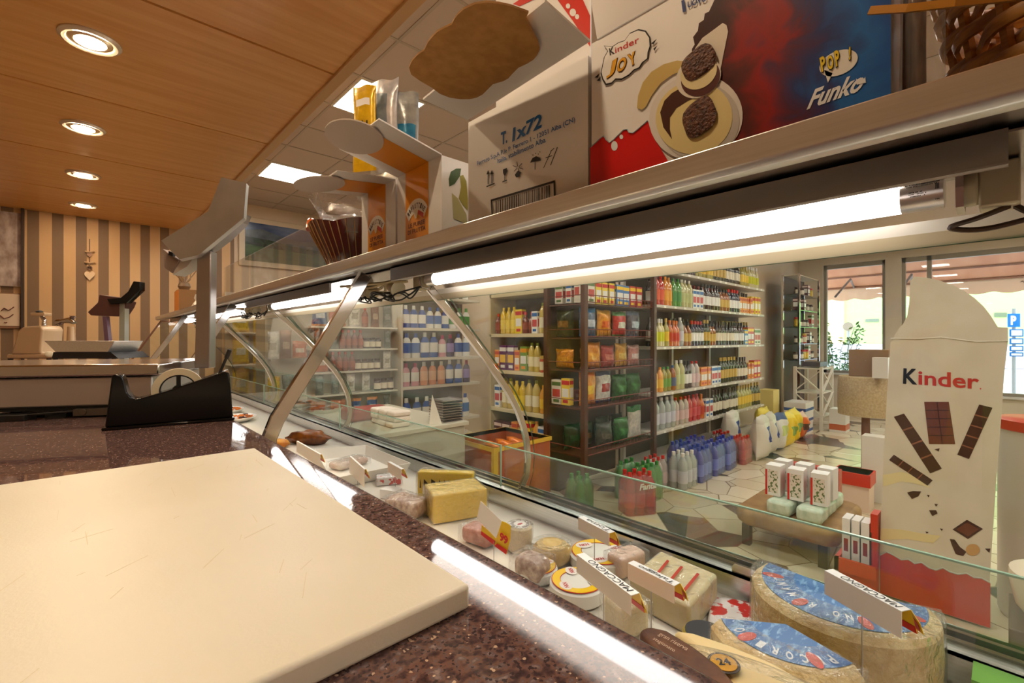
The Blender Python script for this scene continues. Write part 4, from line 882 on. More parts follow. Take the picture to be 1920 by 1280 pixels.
# half wheel of pecorino at the right, blue top
def wheel(name, label, c, r_, h, a0, a1, film=True, lab=BLUEP, rz=0, paste=PASTE, rind=PECO, lr=.97, redspots=0, soft=.012):
    t = thing(name, label, 'cheese', c, rz)
    n = 28
    prof_ = [(r_-soft,0),(r_,soft),(r_+.002,h*.5),(r_,h-soft),(r_-soft,h)]
    g = G(); full = abs(a1-a0) > 6.2
    A = [a0+(a1-a0)*i/n for i in range(n+1)]
    k = []
    for rr_, zz in prof_: k.append(len(g.v)); g.v += [Vector((rr_*math.cos(a), rr_*math.sin(a), zz)) for a in A]
    for i in range(len(prof_)-1):
        for j in range(n): g.f.append((k[i]+j,k[i]+j+1,k[i+1]+j+1,k[i+1]+j)); g.i.append(0)
    c0 = len(g.v); g.v += [Vector((0,0,0)), Vector((0,0,h))]
    for j in range(n): g.f += [(c0,k[0]+j+1,k[0]+j),(c0+1,k[-1]+j,k[-1]+j+1)]; g.i += [0,0]
    if not full:
        g.f += [tuple([c0]+[q for q in k]+[c0+1]), tuple([c0+1]+[q+n for q in reversed(k)]+[c0])]; g.i += [1,1]
    g.build('rind', [rind, paste], t, world=False, smooth=True, tilt=35)
    if lab:
        top = [Vector((lr*(r_-soft)*math.cos(a), lr*(r_-soft)*math.sin(a), h+.0008)) for a in A]
        G().prism(([] if full else [Vector((.0,0,h+.0008))])+top[:(-1 if full else None)], (0,0,.0008)).build('top_label', lab, t, world=False)
        for i in range(redspots):
            a = a0+(a1-a0)*(i+.5)/redspots; q = Vector((.74*r_*math.cos(a), .74*r_*math.sin(a), h+.0018))
            G().prism([q+Vector((.016*math.cos(b_)*math.cos(a)-.008*math.sin(b_)*math.sin(a),.016*math.cos(b_)*math.sin(a)+.008*math.sin(b_)*math.cos(a),0)) for b_ in (2*math.pi*j/16 for j in range(16))], (0,0,.0006)).build('red_emblem', pm(206,70,56), t, world=False)
    if film:
        g = G(); off = .004; A2 = A if full else [a0-.03]+A+[a1+.03]; m_ = len(A2); rr2 = random.Random(5); k = []
        P2 = [(r_*.5,-.0),(r_+off,.002),(r_+off,h*.5),(r_+off*.6,h+off*.4),(r_*.5,h+off*.8)]
        P2 = [(max(0,p[0]), max(.0008,p[1])) for p in P2]
        for rr_, zz in P2: k.append(len(g.v)); g.v += [Vector((rr_*math.cos(a)+rr2.uniform(-.001,.001), rr_*math.sin(a)+rr2.uniform(-.001,.001), zz+rr2.uniform(0,.001))) for a in A2]
        for i in range(len(P2)-1):
            for j in range(m_-1): g.f.append((k[i]+j,k[i]+j+1,k[i+1]+j+1,k[i+1]+j)); g.i.append(0)
        g.build('cling_film', FILM, t, world=False, smooth=True)
    return t
pw = onD(1600,1215); pw = Vector((.80,.285,ZD+.001))
half = wheel('half_pecorino', 'large half wheel of pecorino with a blue label, far right of the case', Vector((.908,.190,ZD+.001)), .126, .112, R(82), R(290), redspots=4)
def pt(o, x, y, z): return WM(o) @ Vector((x, y, z))
# wedge of the same cheese lying in front of it
wedge = wheel('pecorino_wedge', 'cling-wrapped wedge of pecorino with blue label, in front of large half wheel', Vector((.768,.226,ZD+.001)), .106, .098, R(128), R(252), redspots=2)
for o_, r0_, s_ in ((wedge,.078,'PECORINO'),(half,.085,'PECORINO ROMANO')):
    h_ = .1003 if o_ is wedge else .1143; g = G(); n_ = len(s_)
    for i, ch in enumerate(s_):
        if ch == ' ': continue
        a = (R(238)-R(90)*i/(n_-1)) if o_ is wedge else (R(265)-R(150)*i/(n_-1)); ctr = Vector((r0_*math.cos(a), r0_*math.sin(a), h_)); ur = Vector((math.cos(a),math.sin(a),0)); xr = Vector((math.sin(a),-math.cos(a),0))
        vs, fs = textmesh(ch, .03); g.add([ctr+xr*(x-.5)*.0085+ur*(y-.5)*.017 for x, y in vs], fs)
    g.build('lettering', pm(222,226,230), o_, world=False)
# tall wrapped wedge with a red-printed film and a cut face
def wrapped_block(name, label, cat, pa, pb, dep, h, m, mf=None, film=FILM, bev=.006, rough=0):
    """block whose near bottom edge runs pa->pb; dep goes away from the camera"""
    d = (pb-pa); L = d.length; d.normalize(); n_ = Vector((-d.y,d.x,0))
    if n_.dot(pa-O) < 0: n_ = -n_
    c = (pa+pb)/2+n_*dep/2; rz = math.atan2(d.y, d.x)
    t = thing(name, label, cat, c, rz)
    sgn = 1 if (Matrix.Rotation(rz,3,'Z') @ Vector((0,1,0))).dot(n_) > 0 else -1
    G().box((-L/2,-dep/2,.001),(L/2,dep/2,h)).build('block', m, t, world=False, bevel=bev, seg=3)
    if film:
        g = G(); rr = random.Random(len(label)); nx, ny = 12, 8; o_ = .003
        for j in range(ny+1):
            for i in range(nx+1):
                u, v = i/nx, j/ny; x = (u-.5)*(L+2*o_); y = (v-.5)*(dep+2*o_); e = min(u,1-u,v,1-v)
                g.v.append(Vector((x,y,h+o_*(1 if e > .02 else -.5)+rr.uniform(0,.002))))
        for j in range(ny):
            for i in range(nx): k = j*(nx+1)+i; g.f.append((k,k+1,k+nx+2,k+nx+1)); g.i.append(0)
        rim = [i for i in range(nx+1)]+[(j+1)*(nx+1)+nx for j in range(ny)]+[ny*(nx+1)+i for i in range(nx-1,-1,-1)]+[j*(nx+1) for j in range(ny-1,0,-1)]
        k = len(g.v); 
        for q in rim: p = g.v[q]; g.v.append(Vector((p.x*1.01+rr.uniform(-.001,.001), p.y*1.01+rr.uniform(-.001,.001), h*.5)))
        for q in rim: p = g.v[q]; g.v.append(Vector((p.x*1.03+rr.uniform(0,.003), p.y*1.03+rr.uniform(0,.003), .001)))
        m_ = len(rim)
        for a in range(m_): b_ = (a+1)%m_; g.f += [(rim[a],rim[b_],k+b_,k+a),(k+a,k+b_,k+m_+b_,k+m_+a)]; g.i += [0,0]
        g.build('cling_film', film, t, world=False, smooth=True)
    return t
wrapped_block('cheese_block', 'big yellow cheese block in cling film behind the tilted 99 price card', 'cheese', onD(812,985), onD(914,968), .115, .084, YCH)
tw = thing('taleggio_wedge', 'cling-wrapped soft cheese with red print and cut yellow face, near the middle', 'cheese', onD(1270,1150), R(-8))
cA, cB, cC, cD_ = onD(1296,1196), onD(1346,1128), onD(1238,1078), onD(1196,1136)
hh = Vector((0,0,.056))
g = G(); k = [cA,cB,cC,cD_]; sh = (cC-cA).normalized()*.012
g.prism([cA,cB,cB+hh+sh*0,cA+hh*.9+sh], (cC-cB)); g.build('block', [PASTE], tw, bevel=.006, seg=2)
n_ = ((cB-cA).cross(hh)).normalized()
G().prism([p+(cA-cC).normalized()*.0015 for p in (cA,cB,cB+hh*1.02,cA+hh*.93+sh)], (cC-cB)*1.004).build('printed_film', [glassmat('red_print_film', (.95,.93,.92), .08, 1.5, bump=1, bscale=30, base=.05, haze=.22)], tw, bevel=.007)
g = G()
for f in (.25,.5,.78):
    a = cD_+(cC-cD_)*f*.0+(cA-cD_)*0
    P = [cD_+(cA-cD_)*f, cC+(cB-cC)*f]; u = (cA-cD_).normalized()*.003; zt2 = Vector((0,0,.0592))
    g.prism([P[0]+(P[1]-P[0])*.1+zt2-u, P[0]+(P[1]-P[0])*.1+zt2+u, P[0]+(P[1]-P[0])*.75+zt2+u, P[0]+(P[1]-P[0])*.75+zt2-u], (0,0,.0005))
g.build('red_bands', pm(196,64,48), tw)
o = blob('rind_package', 'flat red-and-white printed package under the taleggio and the wedge', 'package', onD(1378,1165), (.13,.09,.012), REDW, seed=3, box=.5, rz=R(20))
# small tomino cylinder with printed paper ring
t = wheel('tomino_cheese', 'small white cylindrical cheese with lettering on top, beside the 99 price card', onD(975,1030)+Vector((0,0,0)), .030, .062, 0, 2*math.pi, film=True, lab=pm(240,232,222), paste=PASTE, rind=mat('white_rind', C(236,216,184), .6, bump=.6, bscale=60, sss=.2), soft=.004)
g = G(); s_ = 'tomino fresco * '
for i, ch in enumerate(s_):
    if ch == ' ': continue
    a = -2*math.pi*i/len(s_); vs, fs = textmesh(ch, .03); ctr = Vector((.020*math.cos(a),.020*math.sin(a),.0642)); ur = Vector((math.cos(a),math.sin(a),0)); xr = Vector((math.sin(a),-math.cos(a),0))
    g.add([ctr+xr*(x-.5)*.005+ur*(y-.5)*.007 for x, y in vs], fs)
g.build('lettering', pm(90,50,44), t, world=False)
G().prism([Vector((.008*math.cos(b_),.004*math.sin(b_),.0642)) for b_ in (2*math.pi*j/16 for j in range(16))],(0,0,.0004)).build('red_mark', pm(200,90,90), t, world=False)
wheel('round_cheese', 'round golden cheese in cling film right of the small white cylinder', onD(1035,1050), .046, .040, 0, 2*math.pi, lab=None, rind=mat('golden_rind', C(232,198,130), .5, noise2=C(214,170,96), nscale=40, bump=.7, bscale=70), soft=.010)
# flat round boxes with yellow and red rings
DISC = pm(236,230,218)
def disc(label, c, r_, h, tilt=(0,0), words='KASKROUN'):
    t = thing('cheese_round', label, 'cheese', c, 0, 'flat white cheese rounds with yellow and red labels'); t.rotation_euler = (tilt[0], tilt[1], random.uniform(0,6))
    G().lathe([(r_-.006,0),(r_,.005),(r_,h-.005),(r_-.006,h)], 36).build('box', DISC, t, world=False, smooth=True)
    for nm, r1, r0, m, z_ in (('red_ring',.93,.60,pm(206,50,36),.0004),('yellow_ring',.90,.62,YEL,.0010)):
        G().lathe([(r1*r_,h+z_),(r1*r_,h+z_+.0004),(r0*r_,h+z_+.0004),(r0*r_,h+z_)], 36, caps=False).build(nm, m, t, world=False)
    for k in range(3):
        a = k*2.094; e_ = [Vector((.62*r_*math.cos(a)+.30*r_*math.cos(b_), .62*r_*math.sin(a)+.22*r_*math.sin(b_), h+.0016)) for b_ in (2*math.pi*j/18 for j in range(18))]
        o = G().prism(e_, (0,0,.0004)).build('oval_label', pm(240,226,216), t, world=False)
        g = G(); vs, fs = textmesh('NKN', .04); g.add([Vector((.62*r_*math.cos(a)+(x-.5)*.34*r_, .62*r_*math.sin(a)+(y-.5)*.16*r_, h+.0022)) for x, y in vs], fs); g.build('lettering', pm(190,50,46), o, world=False)
disc('flat white cheese round with yellow-red label, touching golden round cheese', onD(1012,1078)+Vector((-.01,-.0,.0)), .046, .026, (0,0))
disc('large flat cheese round with yellow-red label, under the farther tilted price card', onD(1134,1052)+Vector((-.02,0,0)), .070, .030)
disc('flat cheese round with yellow-red label, nearest to the granite edge', onD(1082,1118), .056, .034, (0,0))
wrapped_block('wrapped_cured_meat', 'pink wrapped cured meat beyond the 99 price card, beside the granite', 'cured meat', onD(862,1016), onD(912,1034), .06, .045, PINKW, bev=.015)
wrapped_block('wrapped_cured_meat', 'brown-pink wrapped cured meat between 99 card and yellow-red cheese rounds', 'cured meat', onD(958,1086), onD(1008,1108), .06, .055, BROWNW, bev=.02)
wrapped_block('wrapped_salami', 'speckled brown salami end in cling film, left of the big yellow block', 'salami', onD(716,966), onD(772,982), .08, .055, BROWNW, bev=.018)
wrapped_block('wrapped_cheese', 'pale pink cheese piece in film between the Maccagno and Taleggio cards', 'cheese', onD(1166,1092), onD(1214,1072), .05, .05, mat('pink_cheese', C(238,200,176), .45, sss=.2), bev=.012)
# long printed yellow cheese
t = wrapped_block('long_yellow_cheese', 'long yellow wrapped cheese bar with dark printed markings, behind the big block', 'cheese', onD(776,938)+Vector((.012,0,0)), onD(926,932)+Vector((-.075,.015,0)), .034, .092, pm(248,206,50,.35), film=FILMF)
blkp = mat('dark_print', C(70,50,30), .4)
tl = [c for c in t.children if c.name.startswith('block')][0]; tl.name = 'yellow_wrapping'
g = G(); L_2 = max(v[0] for v in tl.bound_box)
side = -1 if (WM(t).to_3x3() @ Vector((0,-1,0))).dot(O-t.location) > 0 else 1
x = -L_2+.01
while x < L_2-.012:
    wd = random.choice([.004,.008,.016]); g.prism([Vector((x,side*.0208,.040)),Vector((x+wd,side*.0212,.040)),Vector((x+wd*.9,side*.0212,.042+random.uniform(.010,.024))),Vector((x+.001,side*.0212,.070))], (0,side*.0004,0)); x += wd+random.uniform(.004,.012)
g.build('print', blkp, t, world=False)
# white open tray with foil and packets
t = thing('white_tray', 'shallow white plastic tray with film-wrapped contents, beyond the yellow cheeses', 'tray', onD(690,880))
A_, B_, C_, D_ = [p_+Vector((-.035,0,0)) for p_ in (onD(640,918), onD(785,886), onD(700,850), onD(605,858))]
zz = Vector((0,0,.045)); cen = (A_+B_+C_+D_)/4
g = G()
def inn(p, f=.94): return cen+(p-cen)*f
Q = [A_,B_,C_,D_]
g.prism([cen+(p-cen)*.9 for p in Q], (0,0,.003))
for i in range(4):
    p, q = Q[i], Q[(i+1)%4]; a_, b_ = cen+(p-cen)*.9, cen+(q-cen)*.9
    g.add([a_, b_, q+zz, p+zz, cen+(a_-cen)*.985, cen+(b_-cen)*.985, inn(q,.975)+zz, inn(p,.975)+zz], [(0,1,2,3),(7,6,5,4),(3,2,6,7),(0,4,5,1),(1,5,6,2),(0,3,7,4)])
g.build('tray', pm(240,232,220,.3), t)
wrapped_block('wrapped_ham', 'pale ham piece under shiny film inside the shallow white tray', 'ham', cen+Vector((-.07,-.02,.004)), cen+Vector((.07,.02,.004)), .08, .03, mat('pale_ham', C(226,206,186), .4, noise2=C(200,160,140), nscale=18), bev=.015)
blob('smoked_meat', 'dark golden smoked meat piece lying on white deck beyond the tray', 'smoked meat', onD(578,832), (.22,.08,.07), mat('smoked_brown', C(150,84,24), .35, noise2=C(96,52,20), nscale=20, bump=.6, bscale=30), seed=4, rough=.35, freq=1.6, rz=R(-50))
blob('smoked_meat_end', 'yellow-orange smoked piece half hidden behind the first chrome post', 'smoked meat', onD(524,838), (.10,.07,.04), mat('smoked_gold', C(210,150,40), .4, noise2=C(170,96,24), nscale=24), seed=9, rough=.3, rz=R(-40))
wrapped_block('red_white_pack', 'flat red and white packet beside the small price card in the case', 'packet', onD(706,912), onD(752,908), .05, .03, REDW, bev=.003)
wrapped_block('folded_paper', 'white folded paper on yellow slices left of the speckled salami', 'paper', onD(712,934), onD(742,938), .04, .03, WHITEC, film=None, bev=.001)
# dishes of salad far along the deck
for k, (px, py, lb) in enumerate(((470,786,'white dish of orange and dark antipasti on the deck, near the dispenser'),(448,772,'farther white dish of orange antipasti at the end of the case'))):
    c = onD(px, py)+Vector((-.10,0,0)); t = thing('salad_dish', lb, 'dish', c)
    G().lathe([(.09,0),(.13,.025),(.137,.030),(.132,.031),(.09,.008),(.0,.007)], 28).build('dish', pm(240,234,226,.25), t, world=False, smooth=True)
    rr = random.Random(k); gs = [G(), G()]
    for j in range(26):
        a, r_ = rr.uniform(0,6.28), .11*math.sqrt(rr.random()); g = gs[j%3 == 0]; g.box((-.016,-.008,0),(.016,.008,.010), M=Matrix.Translation((r_*math.cos(a),r_*math.sin(a),.014+rr.uniform(0,.012))) @ Matrix.Rotation(rr.uniform(0,6),4,'Z') @ Matrix.Rotation(rr.uniform(-.5,.5),4,'X'))
    for gq, m, nm in ((gs[0], pm(226,120,40), 'vegetables'),(gs[1], pm(70,44,40), 'olives')):
        o = gq.build(nm, m, t, world=False, bevel=.003); o['kind'] = 'stuff'
    t['kind'] = 'thing'
# the bagged long wedge with a gold seal and brown-rind piece at the lower edge
RIND = mat('brown_rind', C(120,76,44), .5, noise2=C(84,48,28), nscale=30, bump=.3, bscale=60)
wg = thing('aged_cheese', 'bagged pale aged cheese with brown rind and round gold 24 seal, lowest in view', 'cheese', Vector((.42,.30,ZD)))
zt3 = .205
def onH(px, py, h): return atZ(px, py, ZD+h)
top = [onH(1196,1180,.20),onH(1215,1170,.20),onH(1250,1178,.20),onH(1300,1208,.20),onH(1350,1245,.20),onH(1400,1300,.20),onH(1330,1330,.20)]
top = [Vector((max(p.x,.276),p.y,p.z)) for p in top]
G().prism([Vector((p.x,p.y,ZD+.001)) for p in top], (0,0,.199)).build('rind', RIND, wg, bevel=.006)
body = [onH(1262,1176,.17),onH(1300,1182,.17),onH(1370,1205,.17),onH(1455,1240,.17),onH(1600,1330,.17),onH(1420,1340,.17),onH(1345,1245,.17),onH(1300,1208,.17)]
G().prism([Vector((p.x,p.y,ZD+.001)) for p in body], (0,0,.168)).build('paste', mat('pale_paste', C(240,216,158), .4, sss=.2), wg, bevel=.006)
g = G(); rr = random.Random(3)
ring = [onH(1236,1168,.176),onH(1300,1172,.178),onH(1400,1196,.178),onH(1500,1236,.178),onH(1680,1320,.176)]; ring2 = [Vector((p.x-.05,p.y-.03,p.z+.002)) for p in ring]; ring0 = [Vector((p.x+.012,p.y+.012,ZD+.003)) for p in ring]
for L3 in (ring0, ring, ring2): g.v += L3
for k in range(2):
    for j in range(4): g.f.append((k*5+j,k*5+j+1,(k+1)*5+j+1,(k+1)*5+j)); g.i.append(0)
g.build('bag', FILM, wg, smooth=True, sub=2)
sc_ = onH(1357,1243,.1735); Rm = Matrix.Translation(sc_)
for r_, m, dz in ((.0165,pm(70,60,54),0),(.0135,pm(226,168,40),.0006)): G().lathe([(r_,dz),(r_,dz+.0006)], 28, c=sc_).build('round_seal', m, wg)
a_ = RD(1,0); lettering(wg, '24', sc_-a_*.007-RD(0,1)*.005, sc_+a_*.007-RD(0,1)*.005, sc_-a_*.007+RD(0,1)*.006, (0,0,1), BLACK, bold=.03, off=.0016)
lettering(wg, 'gran riserva', onH(1232,1192,.2015), onH(1285,1222,.2015), onH(1240,1186,.2015), (0,0,1), pm(220,190,160), off=.0006)
lettering(wg, 'stagionato', onH(1222,1200,.2015), onH(1262,1224,.2015), onH(1228,1195,.2015), (0,0,1), pm(220,190,160), off=.0006)
t = wheel('small_tin', 'small gold-green tin with a dark top in front of the pecorino wedge', onD(1382,1228)+Vector((-.05,.03,0)), .036, .045, 0, 2*math.pi, film=False, lab=pm(40,38,44), rind=mat('gold_tin', C(196,170,70), .3, .5), soft=.003)
o = G().box((.90,-.02,ZD+.001),(.955,.035,ZD+.055)).build('green_pack', mat('green_pack', C(120,180,70), .4), None, base=(.93,0,ZD)); tag(o, 'small bright green pack at the right end of the display deck', 'packet')
o = G().prism([(.973,.315,CH-.52),(.973,.385,CH-.52),(.973,.385,CH-.465),(.973,.38,CH-.458),(.973,.32,CH-.458),(.973,.315,CH-.465)], (-.0015,0,0)).build('metal_bracket', STEEL, case)
# --- folded price cards on pins
def price_card(label, pR, pL, h, zc, text=None, number=None, wtop=.016, front=.034, lean=0, pin=True, flip=True, lw=1, col=YEL):
    """pR nearer end, pL farther end (pixels of the top back edge), zc height above the deck"""
    a, b = atZ(*pR, ZD+zc), atZ(*pL, ZD+zc); d = (b-a).normalized(); n_ = Vector((d.y,-d.x,0))
    if n_.dot(Vector((1,-.2,0))) < 0: n_ = -n_              # toward the customers
    c = (a+b)/2; t = thing('price_card', label, 'price card', Vector((c.x,c.y,ZD+.001)), 0, 'folded price cards in the case')
    up = Vector((0,0,1)); th = .0012
    WC = pm(240,226,210,.6)
    G().prism([a,b,b-up*h+n_*lean,a-up*h+n_*lean], n_*th).build('back_panel', WC, t)
    G().prism([a,b,b+n_*wtop,a+n_*wtop], up*.001).build('top_strip', pm(244,240,234,.6), t)
    f0, f1 = a+n_*wtop, b+n_*wtop; fo_ = (n_*.35-up).normalized()*front
    fp = G().prism([f0,f1,f1+fo_,f0+fo_], n_*th)
    fr = fp.build('front_panel', col, t)
    s0, s1 = f0+fo_*.68, f1+fo_*.68; nn_ = (fo_.cross(d)).normalized(); nn_ = nn_ if nn_.dot(n_) < 0 else -nn_
    decal(t, 'red_band', [s0,s1,f1+fo_,f0+fo_], nn_, RED, .0004); decal(t, 'red_band', [s0,s1,f1+fo_,f0+fo_], -nn_, RED, .0016)
    # curled near end that shows the printed side
    e1 = -d*.013*lw
    G().prism([f0, f0+fo_*.8, f0+fo_*.75+e1-n_*wtop*.35, f0+fo_*.25+e1-n_*wtop*.45], n_*.001).build('curled_end', col, t)
    G().prism([f0+fo_*.30-n_*.0008+e1*.1, f0+fo_*.72-n_*.0008+e1*.1, f0+fo_*.68+e1*.8-n_*(wtop*.35+.0008), f0+fo_*.34+e1*.8-n_*(wtop*.40+.0008)], -n_*.0005).build('printed_number', RED, t)
    if text:
        L = (b-a).length
        lettering(t, text, a+n_*wtop*.82+d*L*.06+up*.001, a+n_*wtop*.82+d*L*.80+up*.001, a+n_*wtop*.12+d*L*.06+up*.001, up, BLACK, shear=.15, off=.0006)
    if number:
        L = (b-a).length; q0, q1 = f1, f0
        lettering(t, number, q0+fo_*.62-d*L*.1, q0+fo_*.62-d*L*.8, q0+fo_*.1-d*L*.1, -nn_, RED, bold=.04, off=.0018)
    if pin: m_ = c-up*(h*.5)+n_*.004; G().tube([m_, Vector((m_.x,m_.y,ZD+.001))], .0008, 6).build('pin', STEELD, t)
    return t
price_card('folded white price card reading Maccagno, standing in front of the taleggio wedge', (1183,1117), (1081,1040), .030, .145, 'MACCAGNO', '9,90')
price_card('folded white price card reading Taleggio, on top of the red-printed soft cheese', (1264,1099), (1177,1056), .028, .128, 'Taleggio', '12,90')
price_card('folded white price card reading Maccagno, on top of the large half wheel', (1690,1147), (1546,1070), .034, .180, 'MACCAGNO', '14,90')
price_card('tilted white price card over the large yellow-red cheese round, text turned away', (1142,1000), (1084,970), .026, .125, 'Toma', '8,90')
price_card('white price card seen from behind at left of the white tray', (600,852), (556,827), .045, .10, None, '7,90', wtop=.006)
price_card('white price card seen from behind between white tray and yellow slices', (683,880), (655,855), .060, .10, None, '6,50', wtop=.006)
price_card('small curled price card behind the speckled salami in film', (752,880), (727,866), .034, .10, None, '5,90', wtop=.01)
# the open 99 card
t = thing('price_card', 'yellow and red price card showing 99, back of it folded white', 'price card', onD(930,1040), 0, 'folded price cards in the case')
pd_ = 1.02
def w_(px, py, dd=0): return atD(px, py, pd_+dd)
G().prism([w_(901,939),w_(941,977),w_(930,1009),w_(894,971)], RD(0,1)*.0012).build('back_panel', pm(240,226,210,.6), t)
G().prism([w_(939,976,.004),w_(950,980,.002),w_(958,986,0),w_(957,1010,0),w_(950,1039,.004),w_(927,1021,.008),w_(934,1000,.006)], RD(0,1)*.0012).build('front_panel', YEL, t)
G().prism([w_(932,1018,.004),w_(951,1031,0),w_(949,1039,0),w_(927,1023,.004)], RD(0,1)*-.0008).build('red_band', RED, t)
G().prism([w_(903,984,.004),w_(932,1008,.008),w_(927,1022,.008),w_(902,1002,.004)], RD(0,1)*.0012).build('side_panel', YEL, t)
G().prism([w_(902,995,.0035),w_(929,1014,.0072),w_(927,1022,.0072),w_(902,1002,.0035)], RD(0,1)*-.0006).build('side_red_band', RED, t)
lettering(t, '99', w_(936,1012,-.001), w_(951,1022,-.001), w_(938,996,-.001), -RD(0,1), RED, bold=.05, off=.001)
c = w_(926,1015,.006); G().tube([c, Vector((c.x,c.y,ZD+.001))], .0008, 6).build('pin', STEELD, t)

wrapped_block('wrapped_cheese', 'pale cheese slab in loose film along the granite edge, before the nearest card', 'cheese', onD(1168,1208), onD(1128,1168), .06, .060, mat('pale_slab', C(240,220,176), .45, sss=.2), bev=.012)

# ================================================================== THE SHOP BEYOND THE GLASS
PROTO = {}
def bottle(key, h, r, body, label, cap, kind='wine', lab=(.18,.52)):
    """single mesh bottle"""
    if kind == 'wine': pr = [(r*.9,0),(r,.01*h),(r,lab[0]*h),(r*1.01,lab[0]*h),(r*1.01,lab[1]*h),(r,lab[1]*h),(r,.60*h),(r*.75,.70*h),(r*.38,.78*h),(r*.36,.86*h),(r*.40,.86*h),(r*.40,h)]; mi = [0,0,0,1,0,0,0,0,0,2,2]
    elif kind == 'pet': pr = [(r*.85,0),(r,.03*h),(r*.93,.12*h),(r,.2*h),(r,lab[0]*h),(r*1.01,lab[0]*h),(r*1.01,lab[1]*h),(r,lab[1]*h),(r*.96,.72*h),(r*.35,.90*h),(r*.38,.905*h),(r*.38,h)]; mi = [0,0,0,0,0,1,0,0,0,2,2]
    elif kind == 'jug': pr = [(r*.95,0),(r,.04*h),(r,.2*h),(r*1.01,.2*h),(r*1.01,.6*h),(r*.98,.6*h),(r*.8,.74*h),(r*.42,.82*h),(r*.44,.84*h),(r*.40,h)]; mi = [0,0,0,1,0,0,0,2,2]
    elif kind == 'jar': pr = [(r*.95,0),(r,.05*h),(r,.15*h),(r*1.01,.15*h),(r*1.01,.65*h),(r,.65*h),(r,.75*h),(r*.85,.80*h),(r*.95,.81*h),(r*.95,h)]; mi = [0,0,0,1,0,0,0,2,2]
    g = G(); g.lathe(pr, 12, mis=mi, sy=(.55 if kind == 'jug' else 1))
    PROTO[key] = ('b', g, [body, label, cap], r*2, h)
def box_(key, w_, d_, h, m0, m1, m2=None):
    g = G(); g.box((-w_/2,-d_/2,0),(w_/2,d_/2,h)); m2 = m2 or m1
    e = .0012
    for s in (-1, 1):
        g.box((-w_*.40,s*d_/2-e,h*.30),(w_*.40,s*d_/2+e,h*.62), 1); g.box((-w_*.46,s*d_/2-e,h*.76),(w_*.46,s*d_/2+e,h*.92), 2); g.box((-w_*.3,s*d_/2-e,h*.08),(w_*.3,s*d_/2+e,h*.2), 2)
        g.box((s*w_/2-e,-d_*.40,h*.30),(s*w_/2+e,d_*.40,h*.66), 1); g.box((s*w_/2-e,-d_*.44,h*.78),(s*w_/2+e,d_*.44,h*.92), 2)
    PROTO[key] = ('b', g, [m0, m1, m2], w_, h)
def bag_(key, w_, h, th, mats, patch=(.15,.85,.3,.62), seed=0):
    PROTO[key] = ('p', None, (w_, h, th, mats, patch, seed), w_, h)
FIRST = {}
def put(key, name, label, cat, loc, rz=0, group=None, scale=1):
    if key not in FIRST:
        k, g, m, w_, h = PROTO[key]
        if k == 'b': o = g.build(name, m, None, world=False, smooth=True, tilt=40)
        else: o = pouch(name, None, None, (0,0,0), m[0], m[1], m[2], 0, m[3], m[4], .16, seed=m[5])
        FIRST[key] = o
    else:
        o = FIRST[key].copy(); COL.objects.link(o); o.name = name
        if 'group' in o: del o['group']
    o.location = (loc[0],loc[1],loc[2]+.0015); o.rotation_euler = (0,0,rz+random.uniform(-.03,.03)); o.scale = (scale,)*3
    tag(o, label, cat, group); return o
def gl(r, g_, b_): return mat('bottle_%d_%d_%d' % (r,g_,b_), C(r,g_,b_), .08, spec=.8, coat=.5)
CREAML = pm(232,220,194); WL = pm(238,234,226); GOLDL = pm(206,170,80); DK = gl(26,28,22); DKR = gl(44,14,16)
bottle('wine', .31, .038, DK, CREAML, DKR); bottle('wine2', .31, .038, DKR, WL, BLACK); bottle('wine3', .32, .037, gl(40,54,24), GOLDL, GOLDL)
bottle('wine4', .30, .040, gl(30,34,60), WL, RED); bottle('white_wine', .31, .038, gl(170,160,80), pm(240,200,60), GOLDL)
bottle('lemon', .30, .036, gl(216,206,150), pm(206,210,30), WL); bottle('amber', .29, .040, gl(206,104,28), pm(196,60,30), pm(230,120,40)); bottle('whisky', .28, .042, gl(150,84,20), GOLDL, BLACK)
bottle('red_soda', .33, .042, gl(196,50,30), pm(230,90,50), RED, 'pet'); bottle('orange_soda', .33, .042, gl(226,140,30), pm(240,170,40), ORANGE, 'pet'); bottle('green_soda', .32, .042, gl(80,150,50), pm(60,140,60), pm(40,130,50), 'pet')
bottle('pale_soda', .32, .042, gl(196,190,130), pm(190,196,130), WL, 'pet'); bottle('blue_water', .33, .044, gl(60,80,170), pm(190,200,230), pm(40,60,170), 'pet'); bottle('clear_water', .33, .044, gl(170,176,170), pm(206,206,214), WL, 'pet')
bottle('pink_water', .30, .040, gl(190,176,170), pm(220,190,190), RED, 'pet'); bottle('cola', .31, .043, gl(40,16,12), pm(200,30,30), pm(190,20,20), 'pet'); bottle('red_drink', .30, .04, gl(190,40,44), pm(214,80,84), RED, 'pet')
bottle('juice', .26, .038, gl(232,160,60), pm(236,190,60), ORANGE, 'pet'); bottle('juice_g', .26, .038, gl(150,140,40), pm(110,160,60), pm(70,150,60), 'pet'); bottle('tea', .27, .038, gl(150,80,30), pm(70,90,140), BLUE, 'pet')
bottle('oil', .28, .038, gl(226,190,40), pm(240,210,60), pm(246,214,40), 'pet'); bottle('oil2', .30, .04, gl(206,180,90), pm(236,226,190), pm(120,130,40), 'pet')
bottle('det_white', .27, .055, WL, pm(70,110,180), pm(60,90,170), 'jug'); bottle('det_blue', .28, .055, pm(40,80,160), WL, WL, 'jug'); bottle('det_pink', .25, .05, pm(214,150,160), WL, pm(180,40,90), 'jug')
bottle('det_orange', .26, .05, pm(226,150,110), pm(240,190,150), WL, 'jug'); bottle('det_dark', .26, .05, pm(60,40,80), pm(150,130,190), pm(160,30,70), 'jug'); bottle('det_green', .28, .055, WL, pm(80,150,70), pm(90,160,80), 'jug')
